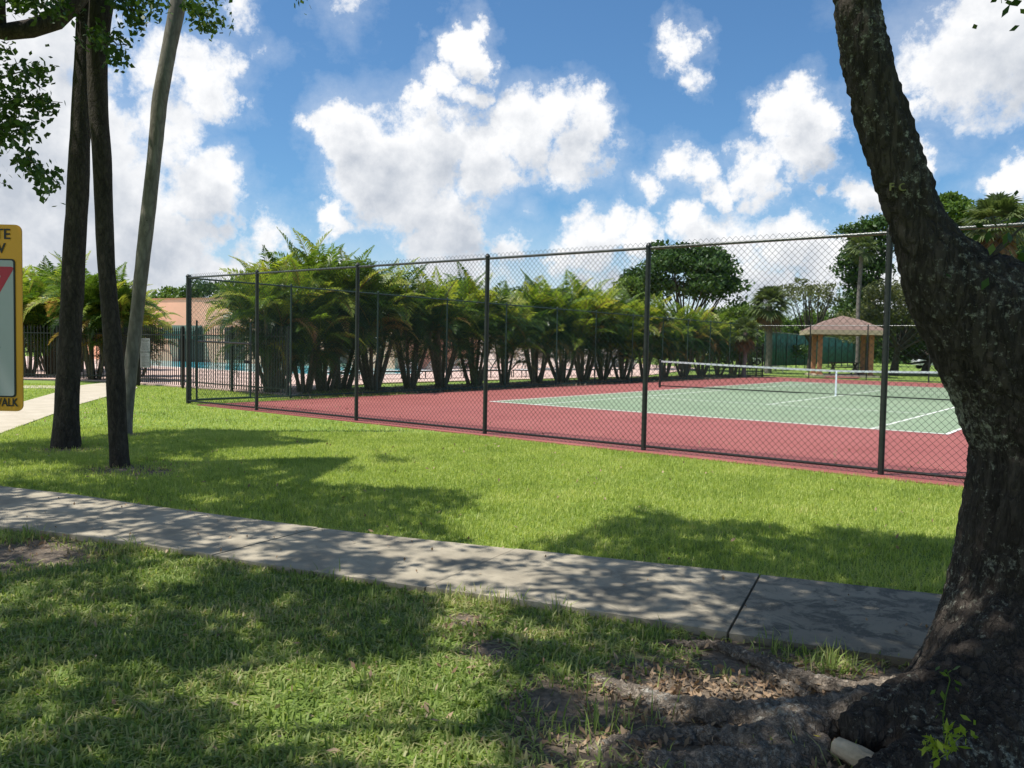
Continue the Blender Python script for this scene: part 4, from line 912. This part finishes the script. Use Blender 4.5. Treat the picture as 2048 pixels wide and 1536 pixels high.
def root(L, seed, sink=.25):
    """L: (px, py, diameter m, lift) on the ground"""
    pts = []; rad = []
    for (x, y, dm, lf) in L: g = G(x, y); dm *= .88; lf += .002; pts.append((g[0], g[1], dm*(.5-sink)+lf-.02)); rad.append(dm/2)
    pts = np.array(pts); k_ = len(L); t = np.linspace(0, k_-1, k_*26); P = np.stack([np.interp(t, np.arange(k_), pts[:, c]) for c in range(3)], -1); R_ = np.interp(t, np.arange(k_), rad)
    for _ in range(14): P[1:-1] = (P[:-2]+P[1:-1]*2+P[2:])/4
    R_[-3:] *= (.8, .55, .25)
    V, F = tube(P, R_, 40); n = 40; V = V.reshape(-1, n, 3); O = V.copy()
    for i in range(len(P)):
        for j in range(n):
            p = V[i, j]; kk = 1+.25*mnoise.noise(Vector((p[0]*6+seed, p[1]*6, p[2]*6)))+.30*mnoise.noise(Vector((p[0]*22, p[1]*22+seed, p[2]*40)))*.6; O[i, j] = P[i]+(p-P[i])*kk; O[i, j, 2] = P[i, 2]+(O[i, j, 2]-P[i, 2])*.85
    o = fm('root', O.reshape(-1, 3), F, M['bark_root'], None, smooth=True); roughen(o.data, .010, 1., 20, seed, .8); keep(o, big)
root([(1950, 1470, .40, .02), (1780, 1462, .30, .02), (1640, 1455, .24, .01), (1520, 1452, .20, 0), (1420, 1440, .17, 0), (1330, 1415, .14, 0), (1240, 1385, .11, 0), (1160, 1345, .07, -.01)], 1)
root([(1700, 1440, .22, .01), (1600, 1475, .22, 0), (1500, 1500, .20, -.01), (1400, 1478, .15, -.01), (1290, 1478, .12, -.015), (1180, 1500, .09, -.02), (1100, 1512, .05, -.02)], 2)
root([(1860, 1420, .26, .02), (1745, 1400, .16, .01), (1650, 1385, .13, .02), (1580, 1362, .12, .02), (1510, 1330, .10, .01), (1440, 1298, .11, 0), (1370, 1292, .10, 0), (1290, 1290, .07, -.01), (1245, 1284, .04, -.02)], 3)
root([(1690, 1430, .10, .0), (1610, 1395, .08, .01), (1540, 1360, .06, .01), (1500, 1345, .05, 0)], 4)
root([(1450, 1445, .12, -.01), (1340, 1425, .09, -.01), (1230, 1412, .07, -.01), (1120, 1408, .05, -.015), (1040, 1412, .035, -.01)], 5)
root([(960, 1430, .05, -.015), (900, 1414, .045, -.01), (830, 1413, .04, -.005), (770, 1410, .035, -.01), (715, 1385, .025, -.01)], 6)
root([(1640, 1500, .22, -.05), (1530, 1525, .2, -.03), (1400, 1532, .18, -.03), (1280, 1528, .14, -.03)], 7)
root([(980, 1275, .03, -.01), (940, 1245, .05, -.01), (895, 1235, .04, -.01)], 8)

# ------------------------------------------------------------------ crowns overhead (they throw the dappled shade)
nr = np.random.default_rng(77)
SH = [  # where the photo's lawn and walk lie in shade (photo positions of ground)
 [(0, 868), (150, 862), (330, 855), (548, 866), (540, 888), (400, 888), (420, 915), (505, 932), (480, 955), (400, 968), (560, 975), (640, 968), (930, 985), (935, 1012), (860, 1050), (960, 1102), (680, 1075), (300, 1030), (0, 990)],
 [(1010, 1110), (1080, 1090), (1180, 1075), (1230, 1040), (1290, 1010), (1335, 1035), (1400, 1050), (1500, 1042), (1590, 1075), (1650, 1060), (1740, 1062), (1830, 1080), (2100, 1090), (2100, 1240), (1500, 1170)]]
LITL = [(60, 940, 70, 14), (180, 960, 60, 10), (440, 1000, 60, 10), (800, 1075, 60, 10),
 (640, 1385, 190, 40), (820, 1400, 90, 40), (760, 1340, 60, 18), (240, 1225, 90, 14), (90, 1362, 70, 16), (200, 1335, 60, 12), (560, 1300, 40, 10), (905, 1235, 50, 28), (930, 1300, 50, 30), (870, 1500, 100, 25), (980, 1350, 40, 20), (1470, 1455, 90, 22), (1590, 1470, 50, 16), (1240, 1400, 80, 14), (1350, 1440, 70, 12), (1560, 1510, 40, 16), (1250, 1360, 90, 12), (1430, 1385, 130, 28), (1580, 1410, 80, 18), (1620, 1340, 60, 8), (1330, 1300, 60, 8), (1690, 1395, 45, 8), (1480, 1440, 60, 10), (1720, 1520, 60, 14), (1910, 1480, 40, 26), (520, 1120, 60, 12), (300, 1145, 60, 10), (450, 1235, 60, 12), (1180, 1480, 60, 20),
 (100, 1000, 60, 8), (230, 1020, 70, 7), (90, 1040, 50, 6), (420, 1040, 40, 5), (560, 1065, 60, 8), (700, 1100, 50, 7), (480, 1090, 70, 8), (860, 1120, 80, 10), (1000, 1160, 60, 10), (920, 1175, 60, 7), (1150, 1150, 50, 7), (1310, 1165, 60, 7), (1250, 1210, 50, 8), (1400, 1205, 60, 8), (1150, 1195, 40, 7), (1330, 1245, 60, 8)]
def shade_p(px, py, X, Y):
    ins = np.zeros(px.shape, bool)
    for P in SH: ins |= poly_in(px, py, P)
    below = py > np.interp(px, [-2000, 0, 300, 680, 1030, 1520, 1880, 4000], [900, 985, 1025, 1072, 1110, 1160, 1200, 1300])
    nz_ = vnoise(X, Y, 1.1, 3.); nz2 = vnoise(X, Y, 4.5, 8.)
    p = np.where(ins, .8, 0.); p = np.where(below, .92, p); p = np.where(below & (px > 1480) & (py < 1330), .95, p)
    walk = below & (py < np.interp(px, [0, 850, 1455, 1800], [1063, 1187, 1280, 1330]))
    hole = (nz_*.6+nz2*.75)
    p = np.where(walk & (px < 1480) & (hole > -.02), .12, p); p = np.where(below & ~walk & (hole > .02), .07, p); p = np.where(ins & (hole > .22), .22, p)
    for (x, y, rx, ry) in LITL: e = ((px-x)/(rx*1.3))**2+((py-y)/(ry*1.35))**2+nz2*1.2; p = np.where((e < 1) & below, .03, np.where((e < 1) & ins, .1, p))
    return p
NSP = 26000
X = nr.uniform(1.0, 17.5, int(NSP*1.7)); Y = nr.uniform(-19.5, -8.0, int(NSP*1.7))
X = np.concatenate([X, nr.uniform(12.3, 16.4, 3600)]); Y = np.concatenate([Y, nr.uniform(-15., -9.3, 3600)])
Pg = np.stack([X, Y, np.zeros_like(X)], 1); d = Pg-CAM; wz = d@FW; ok = wz > .6
px = np.where(ok, 1024+FPX*(d@RT)/np.where(ok, wz, 1), 99999); py = np.where(ok, 768-FPX*(d@UP)/np.where(ok, wz, 1), 99999)
pp = shade_p(px, py, X, Y); outside = ~ok | (py > 1650) | (px < -250) | (px > 2250)
pp = np.where(outside, .25, pp); pp = np.where(outside & (X > 12.4) & (X < 16.2) & (Y > -14.8) & (Y < -9.5), .9, pp)
take = nr.random(len(X)) < pp; Pg = Pg[take]; outside = outside[take]
hts = nr.uniform(5.2, 8.6, len(Pg)); 
def infr(Pc):
    d = Pc-CAM; wz = d@FW; a = 1024+FPX*(d@RT)/np.maximum(wz, .1); b2 = 768-FPX*(d@UP)/np.maximum(wz, .1); return (wz > .1) & (a > -60) & (a < 2108) & (b2 > -45)
for _ in range(20):
    Pc = Pg+SUN*(hts/SUN[2])[:, None]; bad = infr(Pc); hts = np.where(bad, hts+.5, hts)
Pc = Pg+SUN*(hts/SUN[2])[:, None]; Pc = Pc[~infr(Pc) & (hts < 13)]
tb_ = {'A': (tA, CA[-1]), 'B': (tB, CB[-1]), 'C': (tC, CCt[-1]), 'big': (big, np.array([13.2, -14.2, 5.5]))}
keys = list(tb_); tops = np.array([tb_[k_][1][:2] for k_ in keys]); tops[keys.index('big')] = (12.2, -14.0)
own = np.argmin(((Pc[:, None, :2]-tops[None])**2).sum(-1), 1)
sprays = {k_: [] for k_ in keys}
for i, k_ in enumerate(keys):
    S_ = Pc[own == i]
    if not len(S_): continue
    n = 7; sp = (S_[:, None, :]+nr.normal(0, 1, (len(S_), n, 3))*(.085, .085, .05)).reshape(-1, 3); sprays[k_].append(sp)
# sprays hanging into the picture at the top left, and a few at the right
def hang(key, px0, py0, px1, py1, dep, n, wpx, leafn=10, sz=.062):
    for i in range(n):
        t = rnd.random(); c = D(px0+(px1-px0)*t+rnd.gauss(0, wpx), py0+(py1-py0)*t+rnd.gauss(0, wpx*.7), dep+rnd.uniform(-.3, .3))
        hangs[key].append(c+nr.normal(0, 1, (leafn, 3))*(.07, .07, .06))
hangs = {k_: [] for k_ in keys}; rnd = random.Random(3)
for a in [(-30, 160, 90, 140, 8.3, 26, 12), (-30, 190, 110, 215, 8.3, 30, 12), (-30, 230, 60, 260, 8.3, 22, 12), (-10, 280, 60, 320, 8.3, 12, 10), (50, 330, 115, 365, 8.3, 16, 9), (90, 375, 95, 388, 8.3, 3, 4), (-20, 250, 40, 270, 8.3, 12, 14), (-20, 350, 5, 360, 8.3, 3, 4), (-10, 90, 12, 100, 8.3, 5, 5), (10, 5, 140, -15, 8.5, 26, 10), (60, 10, 110, 20, 8.5, 10, 6), (130, 20, 145, 24, 8.5, 2, 3)]: hang('A', *a)
for a in [(180, 40, 200, 95, 9.3, 8, 7), (210, 70, 265, 90, 9.3, 9, 5), (225, 100, 255, 125, 9.3, 8, 5), (220, 0, 300, -10, 9.3, 20, 8), (255, 10, 285, 55, 9.3, 12, 6), (290, 0, 320, 20, 9.3, 6, 6)]: hang('B', *a)
for a in [(375, 0, 400, 40, 10, 12, 6), (395, 30, 410, 62, 10, 6, 4), (400, 0, 432, 50, 10, 11, 6), (425, -5, 440, 0, 10, 3, 3), (598, -4, 606, 4, 10, 2, 3)]: hang('C', *a)
for a in [(2035, 455, 2060, 480, 3.4, 5, 8, 5), (1985, 455, 2040, 470, 3.4, 3, 8, 4), (1895, 578, 1925, 580, 3.3, 2, 5, 3), (2040, 0, 2060, 12, 3.6, 5, 6, 6)]: hang('big', *a)
for k_ in keys:
    q = Q(); S_ = sprays[k_]
    if S_: V, F = leaves(np.concatenate(S_), .125, asp=.62); q.add(V, F)
    if hangs[k_]: V, F = leaves(np.concatenate(hangs[k_]), .078 if k_ != 'big' else .05, asp=.62, up=0.); q.add(V, F)
    keep(q.build('crown', M['leaf_over'], None), tb_[k_][0])
    q = Q(); src = tb_[k_][1]; cl_ = np.concatenate(S_) if S_ else np.zeros((0, 3))
    for i in range(0, len(cl_), max(1, len(cl_)//26)):
        t_ = cl_[i]; mid = (src+t_)/2+(0, 0, .5)
        pts = [src, src*.65+mid*.35, mid, mid*.4+t_*.6, t_]
        if any(infr(np.array([p]))[0] for p in pts): continue
        V, F = tube(pts, [.07, .055, .04, .025, .01], 6, .05); q.add(V, F)
    if k_ == 'A':
        for tw in ([(-60, 150), (30, 180), (70, 200), (125, 205)], [(-60, 220), (20, 270), (70, 330), (120, 370)], [(-40, 160), (20, 150), (70, 135)], [(-60, 100), (0, 130)]):
            V, F = tube([D(a, c, 8.3) for a, c in tw], [.009, .007, .005, .003][:len(tw)], 5); q.add(V, F)
    if k_ == 'C': V, F = tube([D(360, -20, 11), D(385, 5, 10.3), D(410, 55, 10)], [.012, .008, .003], 5); q.add(V, F)
    if k_ == 'B': V, F = tube([D(205, 60, 9.6), D(235, 90, 9.3), D(262, 88, 9.3)], [.012, .008, .003], 5); q.add(V, F); V, F = tube([D(225, -20, 9.6), D(262, 20, 9.3), D(284, 52, 9.3)], [.012, .008, .003], 5); q.add(V, F)
    if q.V: keep(q.build('twigs', M['limb'], None), tb_[k_][0])
# dead twigs in the fork and yellowish marks on the bark
b = MB(); b.tube([D(1975, 520, 3.45), D(2000, 498, 3.42), D(2035, 462, 3.4), D(2065, 440, 3.4)], [.009, .008, .005, .003], 6); b.tube([D(1972, 516, 3.45), D(2002, 488, 3.45), D(2028, 468, 3.42)], [.005, .004, .002], 5)
keep(b.build('dead_twig', M['limb']), big)

# ------------------------------------------------------------------ grass, litter, small plants
LOL = np.array(LOX); UPL = np.array(UPX)
def on_walk(x, y, m_=0.): return (y < np.interp(x, UPL[:, 0], UPL[:, 1])-m_) & (y > np.interp(x, LOL[:, 0], LOL[:, 1])+m_)
def soilness(x, y):
    s_ = np.zeros_like(x)
    for (a, c, r_) in SOIL: s_ = np.maximum(s_, np.clip(1.2-np.hypot(x-a, y-c)/r_, 0, 1))
    return s_
def sample(n, dmin, dmax, near):
    dep = np.sqrt(nr.random(n)*(dmax**2-dmin**2)+dmin**2); fx = nr.uniform(-.70, .70, n)
    f2 = np.array([math.sin(YAW), math.cos(YAW)]); r2 = np.array([math.cos(YAW), -math.sin(YAW)])
    P = CAM[:2]+dep[:, None]*f2+(fx*dep)[:, None]*r2; return P, dep
def blades(name, P, hgt, wd, lean, material, seg=2, kind='stuff'):
    n = len(P); a = nr.uniform(0, 2*math.pi, n); l = np.abs(nr.normal(0, lean, n)); h_ = hgt*nr.uniform(.45, 1.3, n)*(1+.5*vnoise(P[:, 0], P[:, 1], 6., 2.)); dx = np.cos(a); dy = np.sin(a); sx = -dy; sy = dx; w2 = wd*nr.uniform(.6, 1.2, n)
    z = np.zeros(n)-.004; B0_ = np.stack([P[:, 0]-sx*w2, P[:, 1]-sy*w2, z], 1); B1_ = np.stack([P[:, 0]+sx*w2, P[:, 1]+sy*w2, z], 1)
    m0 = np.stack([P[:, 0]+dx*l*h_*.45, P[:, 1]+dy*l*h_*.45, h_*.62/np.sqrt(1+l*l)], 1); t0 = np.stack([P[:, 0]+dx*l*h_*1.15, P[:, 1]+dy*l*h_*1.15, h_/np.sqrt(1+l*l*1.6)], 1); s3 = np.stack([sx*w2, sy*w2, z*0], 1)
    if seg == 2:
        V = np.stack([B0_, B1_, m0+s3*.95, m0-s3*.95, t0+s3*.12, t0-s3*.12], 1).reshape(-1, 3); k_ = np.arange(n)[:, None]*6; F = np.concatenate([k_+np.array([[0, 1, 2, 3]]), k_+np.array([[3, 2, 4, 5]])])
    else:
        V = np.stack([B0_, B1_, t0+s3*.15, t0-s3*.15], 1).reshape(-1, 3); F = np.arange(n*4).reshape(-1, 4)
    return tag(fm(name, V, F, material), kind=kind)
nr = np.random.default_rng(1234)
def clear(P, edge=.0):
    x, y = P[:, 0], P[:, 1]; ok = ~on_walk(x, y, edge); ok &= ~poly_in(x, y, PATH); ok &= ~((x > CX0-.02) & (y > CY0-.03)); return ok & (y < 1.)
P, dep = sample(330000, 2.2, 9.5, True); low = P[:, 1] < np.interp(P[:, 0], LOL[:, 0], LOL[:, 1])+.03; s_ = soilness(P[:, 0], P[:, 1]); nn = vnoise(P[:, 0], P[:, 1], 2.2, 5.)
ok = clear(P, .03) & low & (nr.random(len(P)) > s_*1.15) & (nr.random(len(P)) < .86+nn*.5)
blades('grass_foreground', P[ok], .043, .0048, 1.5, M['grass_near'], 2)
P, dep = sample(520000, 5., 14., False); hi = P[:, 1] > np.interp(P[:, 0], UPL[:, 0], UPL[:, 1])-.03; s_ = soilness(P[:, 0], P[:, 1])
ok = clear(P, .02) & hi & (nr.random(len(P)) > s_*.9)
blades('grass_lawn', P[ok], .045, .0055, 1.0, M['grass'], 1)
P, dep = sample(260000, 14., 27., False); hi = P[:, 1] > np.interp(P[:, 0], UPL[:, 0], UPL[:, 1])-.03; s_ = soilness(P[:, 0], P[:, 1])
ok = clear(P, .02) & hi & (nr.random(len(P)) > s_*.9)
blades('grass_far_lawn', P[ok], .045, .009, .9, M['grass'], 1)
# taller tufts along the edges and by the roots
TP = []
for (x, y, n) in [(60, 1075, 60), (30, 1085, 60), (270, 1105, 60), (200, 1110, 40), (950, 1205, 40), (900, 1200, 30), (1010, 1215, 40), (1130, 1240, 40), (1200, 1455, 30), (1215, 1470, 25), (1300, 1440, 14), (1110, 1470, 20), (1150, 1380, 40), (1665, 1330, 60), (1650, 1350, 40), (1690, 1345, 30), (1560, 1310, 40), (1640, 1520, 22), (1560, 1525, 16), (1310, 1280, 50), (820, 1390, 60), (740, 1200, 40), (650, 1165, 30)]:
    g = G(x, y); TP.append(g[:2]+nr.normal(0, .06, (n, 2)))
blades('grass_tufts', np.concatenate(TP), .10, .0034, .85, M['grass_near'], 2)
# dry leaves on the soil
def litter(name, spots_, material, sz):
    P = []
    for (x, y, r_, n) in spots_: g = G(x, y); P.append(np.concatenate([g[:2]+nr.normal(0, r_, (n, 2)), np.abs(nr.normal(.02, .012, (n, 1)))], 1))
    PP = np.concatenate(P); V, F = leaves(PP, sz*nr.uniform(.35, 1.2, len(PP)), up=1., asp=.4); V[:, 2] = np.maximum(V[:, 2], .004); tag(fm(name, V, F, material), kind='stuff')
litter('leaf_litter', [(1430, 1390, .20, 260), (1520, 1400, .2, 230), (1600, 1410, .16, 220), (1350, 1370, .2, 240), (1250, 1420, .25, 200), (1450, 1480, .25, 260), (1200, 1480, .3, 150), (1700, 1510, .15, 260), (1300, 1450, .2, 160), (1000, 1300, .2, 60), (940, 1260, .1, 90), (1850, 1530, .2, 260), (200, 1100, .2, 90), (40, 1100, .25, 160), (600, 1350, .9, 160), (1100, 1480, .5, 160), (280, 940, .4, 200), (150, 900, .3, 120), (1650, 1350, .15, 120)], M['litter'], .045)
P = np.concatenate([np.stack([nr.uniform(-7.2, -4.0, 3200), nr.uniform(-3., 30, 3200), nr.uniform(.015, .05, 3200)], 1)])
V, F = leaves(P, .12, up=1., asp=.4); tag(fm('hedge_litter', V, F, M['litter']), kind='stuff')
P = np.stack([nr.uniform(-3.4, 15, 260), -6.3+np.abs(nr.normal(0, 1.2, 260)), np.full(260, .032)], 1)
V, F = leaves(P, .05, up=1.5); tag(fm('court_litter', V, F, M['litter']), kind='stuff')
P_, dp_ = sample(900, 5, 22, True); P_ = P_[clear(P_) & (P_[:, 1] > np.interp(P_[:, 0], UPL[:, 0], UPL[:, 1]))]; V, F = leaves(np.concatenate([P_, np.full((len(P_), 1), .04)], 1), .045, up=1.2); tag(fm('lawn_litter', V, F, M['litter']), kind='stuff')
P = []
for _ in range(110): x = nr.uniform(4, 14); y = np.interp(x, LOL[:, 0], LOL[:, 1])+nr.uniform(.05, 1.2); P.append((x, y, .05))
V, F = leaves(np.array(P), .03, up=1.5); tag(fm('walk_litter', V, F, M['litter']), kind='stuff')
# young shoot at the foot of the big trunk
sb = D(1895, 1515, 2.72); sh = empty('sapling_shoot', sb); tag(sh, 'small bright yellow green leafy shoot at the foot of the big trunk', 'plant')
q = Q(); CC = []; ql = MB()
for (L) in ([(1895, 1520), (1890, 1490), (1895, 1460), (1905, 1448)], [(1895, 1510), (1912, 1480), (1935, 1462)], [(1895, 1512), (1875, 1488), (1850, 1478)], [(1880, 1520), (1868, 1505), (1862, 1492)]):
    pts = [D(a, c, 2.72) for a, c in L]; V, F = tube(pts, np.linspace(.003, .0012, len(pts)), 5); q.add(V, F)
    for t in np.linspace(.25, 1, 9): i = t*(len(pts)-1); k_ = min(int(i), len(pts)-2); CC.append(pts[k_]*(1-(i-k_))+pts[k_+1]*(i-k_)+nr.normal(0, .016, 3)); CC.append(CC[-1]+nr.normal(0, .014, 3))
keep(q.build('stalk', M['sprout'], None), sh); V, F = leaves(np.array(CC), .042, asp=.38, up=0); keep(fm('leaves', V, F, M['sprout']), sh)
vn = empty('climbing_vine', D(1890, 1470, 2.85)); tag(vn, 'thin green vine stem climbing the base of the big trunk', 'plant'); q = Q(); pts = [D(a, c, 2.85) for a, c in [(1888, 1475), (1886, 1430), (1892, 1390), (1900, 1360), (1895, 1345)]]
V, F = tube(pts, .0022, 5); q.add(V, F); keep(q.build('stalk', M['leaf_mid'], None), vn); V, F = leaves(np.array([p+nr.normal(0, .016, 3) for p in pts for _ in range(4)]), .03); keep(fm('leaves', V, F, M['leaf_mid']), vn)
# cut branch on the ground
p0, p1 = G(1672, 1518), G(1790, 1575); b = MB(); b.tube([(*p0[:2], .05), (*((p0+p1)/2)[:2], .046), (*p1[:2], .042)], [.036, .040, .042], 18)
cb = b.build('cut_branch', M['deadwood'], smooth=False); md = cb.modifiers.new('s', 'SUBSURF'); md.subdivision_type = 'SIMPLE'; md.levels = md.render_levels = 2; tx = bpy.data.textures.new('wood', 'CLOUDS'); tx.noise_scale = .05; md = cb.modifiers.new('d', 'DISPLACE'); md.texture = tx; md.strength = .02; md.mid_level = .5
tag(cb, 'pale bare piece of cut branch lying by the big roots', 'branch')
p0 = G(1630, 1505); b = MB(); V, F = leaves(np.array([[p0[0], p0[1], .05]]), .06, asp=.6); b.add(V, [tuple(f) for f in F]); tag(b.build('fallen_leaf', M['yleaf']), 'single bright yellow leaf fallen beside the roots', 'leaf')
# letters scratched in yellow on the trunk
def bark_hit(px, py):
    dg = bpy.context.evaluated_depsgraph_get(); d = ray(px, py); d = d/np.linalg.norm(d)
    return SC.ray_cast(dg, Vector(CAM), Vector(d))
bpy.context.view_layer.update()
hit, loc, nm, *_ = bark_hit(1790, 377)
if hit and (loc-Vector(CAM)).length < 6:
    c = np.array(loc)-FW*.02
    for s_, ox in (('F', -11), ('C', 10)):
        o = text('painted_letter', s_, .045, c+xd*ox/FPX*DB, xd, M['yellow'], big, .004, bold=.0003)
